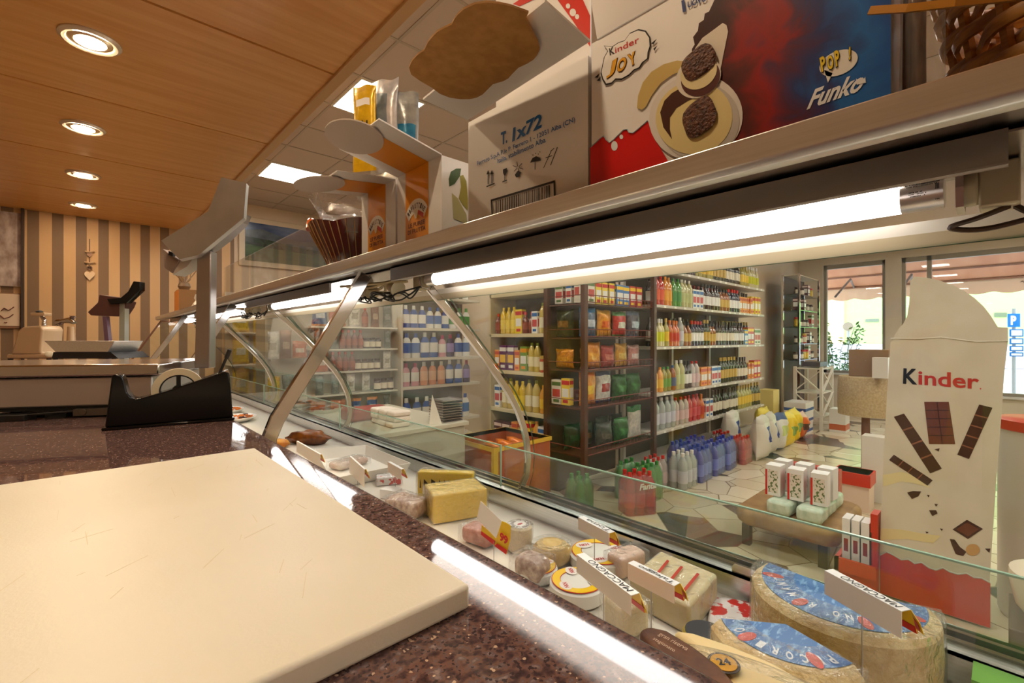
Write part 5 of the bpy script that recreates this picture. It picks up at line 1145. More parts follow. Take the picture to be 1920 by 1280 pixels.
bottle('jar_y', .16, .04, gl(196,170,60), pm(230,190,60), pm(196,40,40), 'jar'); bottle('jar_d', .13, .037, gl(64,34,24), CREAML, pm(60,40,30), 'jar'); bottle('jar_r', .17, .042, gl(196,70,40), pm(236,220,180), GOLDL, 'jar')
bottle('sauce', .22, .035, gl(120,44,14), pm(150,60,20), RED, 'wine')
box_('carton_o', .08, .07, .22, pm(236,150,60), WL, pm(200,70,30)); box_('carton_w', .08, .07, .22, WL, pm(200,60,60), BLUE); box_('carton_y', .10, .06, .25, pm(240,206,60), WL, RED); box_('box_b', .12, .08, .21, pm(70,120,180), WL, YEL)
box_('box_p', .11, .06, .27, pm(90,30,90), pm(240,190,60), WL); box_('box_r', .12, .07, .25, pm(196,50,44), WL, YEL); box_('box_w', .12, .07, .23, pm(232,222,204), pm(200,70,60), pm(90,120,60)); box_('box_ol', .11, .07, .27, pm(214,160,50), pm(120,50,90), WL)
box_('box_dark', .12, .09, .20, pm(80,34,40), WL, pm(230,200,190)); box_('box_g', .10, .06, .26, pm(110,150,60), WL, ORANGE); box_('milk', .10, .07, .13, WL, pm(60,90,160), pm(60,90,160))
bag_('chips_b', .245, .27, .09, [foil(90,110,130),foil(70,150,206),foil(200,210,220)], seed=1); bag_('chips_o', .235, .26, .09, [foil(236,160,40),foil(246,190,60),foil(236,120,60)], seed=2); bag_('chips_g', .235, .25, .09, [foil(206,80,70),foil(110,170,100),foil(230,230,210)], seed=3)
bag_('chips_gr', .24, .27, .09, [foil(110,106,112),foil(130,150,176),foil(190,200,210)], seed=4); bag_('bag_or', .34, .28, .12, [foil(220,140,30),foil(230,150,40),foil(236,166,50)], seed=5); bag_('bag_red', .25, .24, .09, [foil(170,60,50),foil(196,90,70),foil(214,130,110)], seed=6)
bag_('bag_gold', .24, .26, .08, [foil(206,150,40),foil(226,170,60),foil(236,200,110)], seed=7); bag_('bag_pink', .25, .24, .08, [foil(190,130,120),foil(210,170,160),foil(226,206,200)], seed=8); bag_('bag_oy', .24, .32, .1, [foil(240,160,40),foil(236,130,30),foil(246,206,60)], seed=9)
bag_('bag_nut', .24, .32, .08, [foil(222,218,210),foil(40,60,110),foil(170,60,50)], (.2,.8,.3,.55), seed=10); bag_('bag_green', .24, .26, .12, [foil(40,100,44),foil(50,120,54),foil(60,130,60)], seed=11); bag_('bag_dgreen', .30, .30, .14, [foil(24,64,34),foil(30,76,40),foil(36,90,50)], seed=12)
bag_('bag_dark', .26, .24, .12, [foil(70,70,60),foil(90,90,80),foil(110,104,90)], seed=13); bag_('bag_olive', .24, .28, .12, [foil(70,76,44),foil(80,90,50),foil(150,110,60)], seed=14); bag_('bag_shop', .26, .36, .07, [foil(206,200,186),foil(60,130,70),foil(214,208,196)], (.1,.9,.2,.6), seed=15)
bag_('flour', .30, .50, .20, [pm(232,226,212),pm(214,206,190),pm(40,70,150)], (.3,.7,.45,.75), seed=16); bag_('flour2', .30, .46, .20, [pm(226,222,212),pm(60,84,130),pm(196,206,120)], (.2,.8,.40,.7), seed=17); bag_('yel_sack', .32, .44, .22, [pm(240,204,40),pm(244,220,90),pm(120,160,60)], seed=18)
bag_('or_sack', .28, .36, .2, [pm(226,110,50),pm(236,200,180),pm(90,60,40)], seed=19); bag_('hang_w', .16, .34, .05, [foil(226,220,204),foil(206,200,190),foil(180,170,150)], seed=20); bag_('hang_y', .18, .34, .07, [foil(226,190,40),foil(206,160,30),foil(230,226,200)], seed=21)
bag_('hang_g', .15, .36, .05, [foil(110,112,104),foil(130,130,120),foil(150,150,140)], seed=22); bag_('hang_br', .14, .36, .05, [foil(120,70,40),foil(140,90,60),foil(190,160,130)], seed=23); bag_('hang_bl', .16, .25, .05, [foil(70,110,160),foil(226,150,90),foil(220,226,230)], seed=24)
bag_('hang_or', .18, .22, .05, [foil(206,110,70),foil(222,150,110),foil(236,220,200)], seed=25); bag_('water_net', .20,.2,.1,[foil(40,120,60)]*3, seed=26)
NAMES = dict(wine=('wine_bottle','dark wine bottle with cream label','bottle'), wine2=('wine_bottle','dark red wine bottle with white label','bottle'), wine3=('wine_bottle','green wine bottle with gold label','bottle'),
 wine4=('wine_bottle','blue-black bottle with red cap','bottle'), white_wine=('wine_bottle','pale yellow wine bottle with yellow label','bottle'), lemon=('liqueur_bottle','pale lemon liqueur bottle with yellow-green label','bottle'),
 amber=('spirit_bottle','amber orange bottle with red label','bottle'), whisky=('spirit_bottle','brown spirit bottle with gold label','bottle'), red_soda=('soda_bottle','red soda bottle','bottle'), orange_soda=('soda_bottle','orange soda bottle','bottle'),
 green_soda=('soda_bottle','green soda bottle','bottle'), pale_soda=('soda_bottle','pale yellow soda bottle','bottle'), blue_water=('water_bottle','blue water bottle','bottle'), clear_water=('water_bottle','clear water bottle','bottle'), pink_water=('water_bottle','pinkish water bottle with red cap','bottle'),
 cola=('cola_bottle','dark cola bottle with red label','bottle'), red_drink=('drink_bottle','red drink bottle','bottle'), juice=('juice_bottle','orange juice bottle','bottle'), juice_g=('juice_bottle','green-labelled juice bottle','bottle'), tea=('tea_bottle','brown iced tea bottle','bottle'),
 oil=('oil_bottle','bright yellow oil bottle','bottle'), oil2=('oil_bottle','pale oil bottle with olive cap','bottle'), det_white=('detergent_bottle','white detergent bottle with blue label','detergent'), det_blue=('detergent_bottle','blue detergent bottle','detergent'), det_pink=('detergent_bottle','pink detergent bottle','detergent'),
 det_orange=('detergent_bottle','orange softener bottle','detergent'), det_dark=('detergent_bottle','dark purple detergent bottle','detergent'), det_green=('detergent_bottle','white detergent bottle with green label','detergent'),
 jar_y=('food_jar','yellow jar with red lid','jar'), jar_d=('food_jar','dark jar with cream label','jar'), jar_r=('food_jar','red jar with gold lid','jar'), sauce=('sauce_bottle','brown sauce bottle','bottle'),
 carton_o=('drink_carton','orange drink carton','carton'), carton_w=('drink_carton','white drink carton','carton'), carton_y=('food_box','yellow food box','box'), box_b=('food_box','blue food box','box'), box_p=('food_box','purple food box','box'), box_r=('food_box','red food box','box'), box_w=('food_box','white food box','box'),
 box_ol=('food_box','orange and purple food box','box'), box_dark=('food_box','dark red box with white print','box'), box_g=('food_box','green food box','box'), milk=('drink_carton','white and blue carton','carton'),
 chips_b=('snack_bag','blue snack bag','snack bag'), chips_o=('snack_bag','yellow-orange snack bag','snack bag'), chips_g=('snack_bag','green-topped red snack bag','snack bag'), chips_gr=('snack_bag','grey-blue snack bag','snack bag'), bag_or=('bread_bag','large orange bag','bag'), bag_red=('snack_bag','dull red snack bag','snack bag'),
 bag_gold=('snack_bag','golden snack bag','snack bag'), bag_pink=('snack_bag','pinkish snack bag','snack bag'), bag_oy=('snack_bag','big orange-yellow bag','snack bag'), bag_nut=('snack_bag','white and navy bag with red patch','snack bag'), bag_green=('snack_bag','bright green bag','bag'), bag_dgreen=('charcoal_bag','large dark green bag','bag'),
 bag_dark=('snack_bag','dark shiny bag','bag'), bag_olive=('snack_bag','olive green bag','bag'), bag_shop=('hanging_bag','white bag with green top','bag'), flour=('flour_sack','white sack with blue oval','sack'), flour2=('flour_sack','white sack with green patch and blue base','sack'), yel_sack=('pet_food_sack','yellow sack','sack'), or_sack=('pet_food_sack','orange sack','sack'),
 hang_w=('hanging_pack','white hanging pack','hanging pack'), hang_y=('hanging_pack','yellow hanging pack','hanging pack'), hang_g=('hanging_pack','grey hanging pack','hanging pack'), hang_br=('hanging_pack','brown hanging pack','hanging pack'), hang_bl=('hanging_pack','blue and orange hanging pack','hanging pack'), hang_or=('hanging_pack','orange hanging pack','hanging pack'))
COUNTS = {}
def row(seq, a0, a1, fixed, z, where, axis='x', jit=.008, rz=None, hang=False, maxh=None, lr=('left','right')):
    """seq: [(key, n)...] set along a line; where: short phrase naming the shelf. left = smaller x (axis x) or larger y (axis y)"""
    items = [k for k, n in seq for _ in range(n)]
    tot = sum(PROTO[k][3] for k in items); sq = min(1, .93*abs(a1-a0)/tot); gap = ((a1-a0)-tot)/max(1, len(items)); p = a0; from collections import Counter
    cnt = Counter(items); idx = Counter(); sg = 1 if a1 > a0 else -1
    if sg < 0: gap = ((a0-a1)-tot)/max(1, len(items))
    for k in items:
        w_ = PROTO[k][3]; c = p + sg*(gap+w_)/2; p += sg*(gap+w_); nm, ph, cat = NAMES[k]; i, n = idx[k], cnt[k]; idx[k] += 1
        lb = ph + ' on ' + where if n == 1 else '%s, %s on %s' % (ph, 'leftmost' if i == 0 else ('rightmost' if i == n-1 else ORD[i]+' from left'), where)
        s_ = sq
        if maxh and PROTO[k][4]*s_ > maxh: s_ = maxh/PROTO[k][4]
        j = random.uniform(-jit, jit); loc = (c, fixed+j, z) if axis == 'x' else (fixed+j, c, z)
        put(k, nm, lb, cat, loc, (0 if axis == 'x' else R(90)) if rz is None else rz, (ph+'s on '+where) if n > 1 else None, s_)

SHELFM = mat('shelf_grey', C(206,196,180), .4); BROWN = mat('rack_brown', C(84,48,30), .4, .2); SHBACK = mat('shelf_back', C(78,62,48), .7)
def shelving(name, label, cat, x0, x1, y0, y1, zs, top, axis='x', m=SHELFM, pm_=SHELFM, posts=(), back=True, price=True):
    t = thing(name, label, cat, ((x0+x1)/2,(y0+y1)/2,0))
    for z in zs: G().box((x0+.01,y0,z-.03),(x1-.01,y1,z)).build('shelf', m, t, bevel=.003)
    for px_, py_ in posts: G().box((px_-.022,py_-.02,0),(px_+.022,py_+.02,top)).build('post', pm_, t)
    return t
# --- wine and drinks wall, front along x at y about 2.4
WZ = [.10,.43,.82,1.30,1.73,2.10]
ws = shelving('drinks_shelving', 'long pale metal shelving full of wine and drinks behind the brown rack', 'shelving', 4.2, 7.3, 2.43, 2.82, WZ, 2.45, posts=[(4.22,2.80),(5.25,2.80),(6.28,2.80),(7.28,2.80)])
G().box((4.2,2.825,0),(7.3,2.845,2.5)).build('back_panel', SHBACK, ws)
g = G()
for z in WZ[1:]:
    x = 4.4
    while x < 7.2: g.box((x,2.427,z-.027),(x+.05,2.4295,z-.005)); x += random.choice([.16,.22,.3])
g.build('price_labels', pm(246,240,226), ws)['kind'] = 'stuff'
row([('wine',5),('wine2',3),('white_wine',5),('wine3',4),('wine',5),('white_wine',3),('lemon',4)], 4.45, 7.2, 2.50, 2.10, 'the top drinks shelf', maxh=.30)
row([('red_soda',2),('orange_soda',2),('green_soda',2),('pale_soda',3),('carton_w',3),('wine2',6),('whisky',3),('wine4',4),('carton_o',5),('carton_y',3)], 4.32, 7.25, 2.50, 1.73, 'the second drinks shelf', maxh=.31)
row([('lemon',3),('white_wine',1),('amber',3),('clear_water',1),('whisky',2),('wine4',4),('wine3',2),('whisky',2),('wine',7),('wine2',4),('box_b',1),('box_r',2),('box_w',2)], 4.30, 7.25, 2.50, 1.30, 'the third drinks shelf', maxh=.34)
row([('juice',2),('juice_g',2),('tea',1),('pale_soda',2),('wine2',2),('pink_water',2),('carton_o',3),('carton_w',3),('wine3',6),('wine',4),('carton_o',2),('box_r',2)], 4.30, 7.25, 2.50, .82, 'the fourth drinks shelf', maxh=.33)
row([('clear_water',4),('pink_water',3),('red_drink',3),('amber',1),('carton_w',2),('wine',8),('white_wine',5),('wine3',3)], 4.30, 7.25, 2.50, .43, 'the fifth drinks shelf', maxh=.33)
row([('wine',9),('wine2',9),('wine3',9)], 4.4, 7.2, 2.62, 1.30, 'third drinks shelf, back row', maxh=.34)
row([('wine2',9),('wine4',9),('wine',9)], 4.4, 7.2, 2.62, 1.73, 'second drinks shelf, back row', maxh=.31)
# --- brown corner rack facing the counter
rk = thing('snack_rack', 'brown metal rack of snack bags with three upright posts', 'rack', (3.6,2.6,0))
for x, y in ((3.05,2.40),(4.15,2.40),(3.05,2.82)): G().box((x-.022,y-.022,0),(x+.022,y+.022,2.5)).build('post', BROWN, rk)
RZ = [.40,.80,1.12,1.40,1.69,2.0]
G().box((3.10,2.826,.02),(4.12,2.838,2.45)).build('back_panel', SHBACK, rk)
for z in RZ:
    G().box((3.06,2.42,z-.022),(4.14,2.82,z-.010)).build('shelf', BROWN, rk)
    g = G(); zb_ = z+.06
    for y in (2.40,): g.tube([(3.05,y,zb_),(4.15,y,zb_)], .004, 6); g.tube([(3.05,y,z),(4.15,y,z)], .004, 6)
    x = 3.08
    while x < 4.13: g.tube([(x,2.40,z),(x,2.40,zb_)], .002, 5); x += .06
    g.tube([(3.05,2.40,zb_),(3.05,2.82,zb_)], .004, 6)
    g.build('wire_front', mat('red_wire', C(120,50,36), .4, .4), rk)
row([('box_w',2),('carton_y',3),('box_b',2),('box_r',2)], 3.09, 4.1, 2.52, 1.69, 'rack shelf at post top', maxh=.2)
row([('chips_b',1),('chips_o',1),('chips_g',1),('chips_gr',1)], 3.12, 4.08, 2.515, 1.40, 'the second rack shelf', maxh=.27)
row([('bag_or',1),('bag_red',1),('bag_gold',1),('bag_pink',1)], 3.12, 4.08, 2.515, 1.12, 'the third rack shelf', maxh=.27)
row([('bag_red',3),('bag_dark',3)], 3.30, 4.09, 2.73, .80, 'fourth rack shelf, behind', maxh=.30)
row([('bag_gold',3),('bag_or',1),('chips_o',1)], 3.46, 4.09, 2.73, 1.12, 'third rack shelf, behind', maxh=.26)
row([('chips_gr',2),('bag_dark',2)], 3.46, 4.09, 2.73, 1.40, 'second rack shelf, behind', maxh=.26)
row([('bag_dgreen',2)], 3.62, 4.09, 2.72, .40, 'lowest rack shelf, behind', maxh=.36)
row([('bag_oy',1),('bag_nut',1),('bag_green',2)], 3.12, 4.08, 2.515, .80, 'the fourth rack shelf', maxh=.30)
row([('bag_dark',1),('bag_green',1),('bag_shop',1)], 3.35, 4.09, 2.505, .40, 'the lowest rack shelf', maxh=.38)
row([('bag_dgreen',1),('bag_olive',1)], 3.08, 3.5, 2.66, .40, 'lowest rack shelf, back', maxh=.34)
row([('chips_gr',2),('chips_b',2),('carton_w',2)], 3.12, 4.1, 2.55, 2.0, 'the topmost rack shelf', maxh=.2)
# side bay of the rack seen from the counter (x = 3.05 side)
row([('box_w',1),('carton_w',1)], 2.79, 2.56, 3.12, 1.69, 'the side bay top shelf', 'y', maxh=.17)
row([('bag_olive',1)], 2.80, 2.58, 3.14, 1.40, 'the side bay second shelf', 'y', maxh=.27)
row([('bag_or',1)], 2.80, 2.58, 3.14, 1.12, 'the side bay third shelf', 'y', maxh=.24)
row([('box_w',1),('carton_y',1)], 2.80, 2.58, 3.11, .80, 'the side bay fourth shelf', 'y', maxh=.26)
# --- grocery gondola along x = 3.05, y 2.85-3.6
GZ = [.35,.69,1.07,1.43,1.83]
gd = thing('grocery_shelving', 'cream shelving of oils, juices and jars left of the brown rack', 'shelving', (3.2,3.25,0))
for z in GZ: G().box((3.05,2.85,z-.035),(3.40,3.62,z)).build('shelf', pm(216,200,160), gd, bevel=.003)
G().box((3.405,2.85,0),(3.42,3.62,2.1)).build('back_panel', SHBACK, gd); G().box((3.05,3.60,0),(3.40,3.62,2.1)).build('side_panel', pm(206,190,150), gd)
row([('box_w',1),('oil',4),('carton_y',1),('wine4',2),('det_green',1)], 3.58, 2.88, 3.11, 1.83, 'top grocery shelf', 'y', maxh=.26)
row([('sauce',1),('oil',3),('carton_y',1),('sauce',2),('carton_w',1),('oil2',1)], 3.58, 2.88, 3.11, 1.43, 'second grocery shelf', 'y', maxh=.30)
row([('carton_o',1),('box_p',2),('carton_o',1),('box_g',1),('oil2',2),('jar_r',1)], 3.58, 2.88, 3.11, 1.07, 'third grocery shelf', 'y', maxh=.28)
row([('carton_w',1),('oil2',2),('oil',2),('oil2',2),('juice',1)], 3.58, 2.88, 3.11, .69, 'fourth grocery shelf', 'y', maxh=.30)
row([('box_dark',2),('carton_o',1),('jar_r',1),('carton_y',1),('juice',1),('carton_w',1)], 3.58, 2.88, 3.11, .35, 'lowest grocery shelf', 'y', maxh=.26)
row([('box_dark',2),('jar_d',2),('jar_r',2)], 3.56, 2.88, 3.11, .0, 'floor under the grocery shelving', 'y', maxh=.26)
# --- detergent shelving at y = 4.4
DZ = [.45,.86,1.17,1.50,1.85]
ds = thing('detergent_shelving', 'white shelving of detergent bottles against the back, behind the chrome frame', 'shelving', (2.95,4.6,0))
for z in DZ: G().box((2.50,4.40,z-.03),(3.55,4.75,z)).build('shelf', pm(220,210,192), ds)
G().box((2.50,4.755,0),(3.55,4.77,2.15)).build('back_panel', pm(120,104,92), ds); G().box((2.48,4.40,0),(2.50,4.77,2.15)).build('side_panel', pm(214,204,186), ds)
row([('det_blue',3),('det_white',2),('det_blue',1),('det_green',3)], 2.52, 3.45, 4.47, 1.50, 'second detergent shelf')
row([('det_white',2),('det_blue',2),('det_pink',1),('det_dark',1),('det_white',2)], 2.52, 3.45, 4.47, 1.17, 'third detergent shelf')
row([('det_pink',2),('det_orange',3),('det_blue',2),('det_dark',1)], 2.52, 3.45, 4.47, .86, 'fourth detergent shelf', maxh=.27)
row([('det_blue',3),('box_b',3),('det_white',1)], 2.52, 3.45, 4.47, .45, 'fifth detergent shelf')
row([('det_white',2),('det_blue',2),('det_dark',1),('det_green',2)], 2.52, 3.45, 4.47, 1.85, 'top detergent shelf', maxh=.2)
row([('det_white',3),('det_pink',2),('det_blue',2)], 2.52, 3.45, 4.47, .0, 'floor below the detergent shelving')
# --- display with hanging packs
pb = thing('hanging_display', 'grey-white wall display unit with hanging household packs, behind the curved glass', 'display unit', (1.8,4.6,0))
PBM = pm(176,164,144,.6)
G().box((1.16,4.60,0),(2.46,4.63,1.85)).build('back_panel', PBM, pb); G().box((1.14,4.33,0),(1.16,4.63,1.85)).build('side_panel', PBM, pb); G().box((1.16,4.33,0),(2.46,4.60,.60)).build('plinth', pm(176,166,146), pb, bevel=.004)
for z in (.84,1.06,1.28,1.50): G().box((1.56,4.44,z-.015),(2.46,4.60,z)).build('shelf', pm(220,214,196), pb)
g = G()
for x in (1.22,1.34,1.47):
    for z in (1.19,1.60): g.tube([(x,4.60,z),(x,4.44,z)], .003, 6)
g.build('hooks', CHROME, pb)['kind'] = 'stuff'
row([('hang_w',1),('hang_br',1),('hang_or',1)], 1.17, 1.54, 4.47, 1.20, 'upper hooks of hanging display', maxh=.34)
row([('hang_y',1),('hang_g',1),('hang_w',1)], 1.17, 1.54, 4.47, .80, 'lower hooks of hanging display', maxh=.34)
row([('hang_bl',1),('hang_or',1),('hang_w',1),('sauce',1),('hang_br',1),('hang_g',1)], 1.58, 2.44, 4.49, 1.50, 'top shelf of hanging display', maxh=.24)
row([('hang_br',1),('hang_g',1),('sauce',4),('jar_d',3),('hang_g',1)], 1.58, 2.44, 4.50, 1.28, 'second shelf of hanging display', maxh=.19)
row([('hang_or',1),('sauce',4),('jar_d',4),('hang_w',1)], 1.58, 2.44, 4.50, 1.06, 'third shelf of hanging display', maxh=.19)
row([('hang_g',2),('hang_w',2),('jar_d',3)], 1.58, 2.44, 4.49, .84, 'fourth shelf of hanging display', maxh=.19)
row([('hang_w',2),('hang_or',2),('hang_bl',2),('hang_g',1)], 1.2, 2.44, 4.49, .60, 'plinth of the hanging display', maxh=.18)
wp = thing('wall_rack', 'white wire wall rack with yellow and white packs near the striped wall', 'wall rack', (1.8,5.8,0))
for z in (.75,1.10,1.45): G().box((1.15,5.62,z-.012),(2.5,5.90,z)).build('shelf', pm(224,216,200), wp)
G().box((1.15,5.905,.3),(2.5,5.93,1.9)).build('back_panel', pm(214,202,180), wp)
for z, wn in ((.75,'lowest shelf of the wall rack'),(1.10,'middle shelf of the wall rack'),(1.45,'top shelf of the wall rack')):
    row([('hang_y',2),('hang_w',2),('hang_g',1),('hang_or',1),('hang_w',1)], 1.17, 2.48, 5.75, z, wn, maxh=.31)
# long white wall shelf behind the far end of the case
# --- low freezer with trays and paper packets
fz = thing('low_cabinet', 'low grey cabinet with a dark front, outside the case beyond the first chrome post', 'cabinet', (1.75,3.3,0))
G().box((1.29,2.75,.08),(2.08,3.95,.74)).build('body', pm(176,168,150), fz, bevel=.008); G().box((1.27,2.73,.74),(2.10,3.97,.77)).build('top', pm(196,188,168), fz, bevel=.004); G().box((1.35,2.78,0),(2.02,3.92,.08)).build('plinth', BLACKM, fz)
o = G().box((1.42,3.24,.771),(1.75,3.44,.86)).build('red_package', pm(150,46,44), None, base=(1.58,3.3,.771), bevel=.02); tag(o, 'dark red wrapped package on the low cabinet left of white packets', 'package')
k = 0
for lay in range(3):
    for j in range(3):
        k += 1
        o = G().box((-.07,-.05,0),(.07,.05,.036)).build('white_packet', pm(236,220,206,.5), None, world=False, bevel=.012); o.location = (1.60+.0*j+.01*random.random(), 3.12-.115*j, .7715+.0375*lay); o.rotation_euler = (0,0,random.uniform(-.05,.05))
        tag(o, 'small white wrapped packet on low cabinet, %s in the %s layer' % (('leftmost','middle','rightmost')[j], ('bottom','middle','top')[lay]), 'packet', 'white packets on the low cabinet')
t = thing('tray_stack', 'stack of thin steel trays on the low cabinet beside the white packets', 'tray stack', (2.02,2.88,.771))
for j in range(9): G().box((1.90,2.78,.772+.019*j),(2.08,2.96,.776+.019*j)).box((1.90,2.78,.776+.019*j),(1.905,2.96,.783+.019*j)).box((2.075,2.78,.776+.019*j),(2.08,2.96,.783+.019*j)).build('tray', STEELD, t)
t = thing('price_sign', 'tall narrow white triangular price sign standing between packets and tray stack', 'sign', (1.86,2.80,.771))
G().prism([(1.80,2.80,.771),(1.88,2.76,.771),(1.82,2.79,.98)], (.01,.02,0)).build('card', pm(236,228,216), t)
# --- orange cardboard display bin
t = thing('display_bin', 'orange and yellow cardboard display bin on the floor outside the case', 'display bin', (2.45,2.76,0))
x0, x1, y0, y1, z1 = 2.15, 2.74, 2.5, 3.03, .60
carton_body(G(), x0, x1, y0, y1, 0, z1, .012).build('bin', mat('bin_orange', C(176,92,52), .5, noise2=C(150,72,44), nscale=6), t)
G().box((x0-.01,y0-.01,z1-.03),(x1+.01,y0+.012,z1)).box((x0-.01,y1-.012,z1-.03),(x1+.01,y1+.01,z1)).box((x0-.01,y0+.012,z1-.03),(x0+.012,y1-.012,z1)).box((x1-.012,y0+.012,z1-.03),(x1+.01,y1-.012,z1)).box((x0-.01,y0-.01,0),(x0+.03,y0+.02,z1-.03)).box((x0-.01,y1-.03,0),(x0+.03,y1+.01,z1-.03)).build('yellow_edge', pm(214,168,54), t)
for k in range(4):
    put('bag_oy', 'snack_bag', 'orange-yellow bag inside the display bin, %s of four' % ('nearest','second','third','farthest')[k], 'snack bag', (2.26+.12*k,2.77,.24), R(90), 'bags in the display bin')
# --- bottle packs on the floor: shrink-wrapped six-packs
def sixpack(name, label, key, c, nx=3, ny=2, rz=0, film=FILM, grp=None, fscale=1, colr=None):
    k, g, m, w_, h = PROTO[key]; t = thing(name, label, 'bottle pack', c, rz, grp)
    for i in range(nx):
        for j in range(ny):
            if ('part', key) not in FIRST: o = g.build('bottle', m, t, world=False, smooth=True); FIRST[('part', key)] = o
            else: o = FIRST[('part', key)].copy(); COL.objects.link(o); o.parent = t
            o.location = ((i-(nx-1)/2)*w_*1.01, (j-(ny-1)/2)*w_*1.01, .001)
    X, Y, r_ = nx*w_/2+.004, ny*w_/2+.004, .03
    g = G(); n = 6; out_ = []
    for cx, cy, a0 in ((X-r_,Y-r_,0),(-X+r_,Y-r_,90),(-X+r_,-Y+r_,180),(X-r_,-Y+r_,270)):
        for q in range(n+1): a = R(a0+90*q/n); out_.append((cx+r_*math.cos(a), cy+r_*math.sin(a)))
    m_ = len(out_); zs_ = [(.002,1),(h*.3,1.0),(h*.70,1.0),(h*.88,.80),(h*.92,.5)]
    for z_, s_ in zs_: g.v += [Vector((x*s_, y*s_, z_)) for x, y in out_]
    for i in range(len(zs_)-1):
        for j in range(m_): g.f.append((i*m_+j, i*m_+(j+1)%m_, (i+1)*m_+(j+1)%m_, (i+1)*m_+j)); g.i.append(0)
    g.build('shrink_film', film, t, world=False, smooth=True)
    return t
FB = glassmat('blue_shrink', (.45,.52,.9), .15, bump=.8, bscale=40, base=.08, haze=.06); FR_ = glassmat('red_shrink', (.85,.25,.22), .15, bump=.8, bscale=40, base=.08, haze=.06)
FG_ = glassmat('green_shrink', (.35,.8,.45), .15, bump=.8, bscale=40, base=.08, haze=.06)
for i, x in enumerate((4.12,4.44,4.76,5.06)):
    sixpack('water_pack', 'blue shrink-wrapped water six-pack on the floor, %s of four' % ('leftmost','second from left','third from left','rightmost')[i], 'blue_water' if i else 'clear_water', (x,2.08,0), rz=R(2*i), film=FB if i else FILM, grp='water packs on the floor')
for i, x in enumerate((4.50,4.82)):
    sixpack('water_pack', ('blue water six-pack lying higher, behind the front row, left one','blue water six-pack lying higher, behind the front row, right one')[i], 'blue_water', (x,2.295,0), film=FB)
sixpack('water_pack', 'clear water six-pack with white caps, at the left end of floor packs', 'pink_water', (3.85,2.22,0), nx=3, ny=2)
sixpack('cola_pack', 'red shrink-wrapped cola six-pack standing on the floor right of blue packs', 'red_drink', (5.40,2.04,0), film=FR_)
sixpack('cola_pack', 'dark cola six-pack with red caps behind the red six-pack', 'cola', (5.42,2.27,0), film=FILM)
sixpack('soda_pack', 'red and yellow fruit soda pack on the floor before the brown rack', 'red_soda', (3.24,2.02,0), nx=3, ny=2, rz=R(-30), film=FR_)
sixpack('soda_pack', 'green shrink-wrapped soda pack right of the red and yellow soda pack', 'green_soda', (3.56,2.12,0), nx=3, ny=2, rz=R(0), film=FG_)
sixpack('soda_pack', 'green shrink-wrapped soda pack stacked behind the red soda packs', 'green_soda', (3.50,2.29,.0), nx=3, ny=1, film=FG_)
sp_ = [o for o in bpy.data.objects if o.name == 'soda_pack'][0]; M_ = WM(sp_); lettering(sp_, 'Fanta', M_@Vector((-.03,-.094,.20)), M_@Vector((.115,-.094,.21)), M_@Vector((-.03,-.094,.25)), M_.to_3x3()@Vector((0,-1,0)), pm(240,236,226), bold=.04, shear=.2, off=.003)
# tall green transparent pack left of the rack's foot
sixpack('paper_roll_pack', 'pale green wrapped pack low on the floor left of the soda packs', 'green_soda', (2.86,2.30,0), nx=2, ny=2, film=FG_)
# sacks in a row on the floor
sk = [('flour','white flour sack with blue oval, first of the sacks right of cola packs',5.72,1.94,.0),('flour','white flour sack with blue oval, second in the row of sacks',6.03,1.96,.1),('flour2','white sack with green patch and dark blue base, third in the sack row',6.34,1.95,-.1),
      ('yel_sack','yellow sack in the row, right of the blue-based sack',6.67,1.95,.05),('yel_sack','yellow sack, second yellow one toward the window',7.00,1.98,.1),('or_sack','orange and white sack at the window end of the sack row',7.31,1.98,.0),
      ('flour','white sack standing behind the first flour sack, against the drinks shelving',5.84,2.32,.0),('yel_sack','yellow sack behind the other yellow sacks',6.80,2.29,.0)]
for k, lb, x, y, rz in sk: put(k, NAMES[k][0], lb, 'sack', (x,y,0), rz)
# boxed goods by the wooden stand
for i in range(3): o = G().box((-.2,-.14,0),(.2,.14,.15)).box((-.201,-.141,.03),(.201,.141,.07),1).build('goods_box', [pm(226,222,214), pm(40,90,150)], None, world=False); o.location = (7.75+.02*i,2.12,.1505*i); tag(o, 'white box with blue band beside the sacks, %s of the stack of three' % ('bottom','middle','top')[i], 'box', 'stacked white boxes by the stand')
for i, (x, y, h, cl, lb) in enumerate(((7.55,2.45,.62,(232,206,120),'tall yellow and white box behind the sacks by the drinks shelving end'),(8.28,1.72,.34,(220,214,204),'white carton on the floor right of the blue-banded boxes'))):
    o = G().box((-.13,-.1,0),(.13,.1,h)).box((-.131,-.101,h*.1),(.131,.101,h*.35),1).build('goods_box', [pm(*cl), pm(190,90,50)], None, world=False); o.location = (x,y,0); tag(o, lb, 'box')
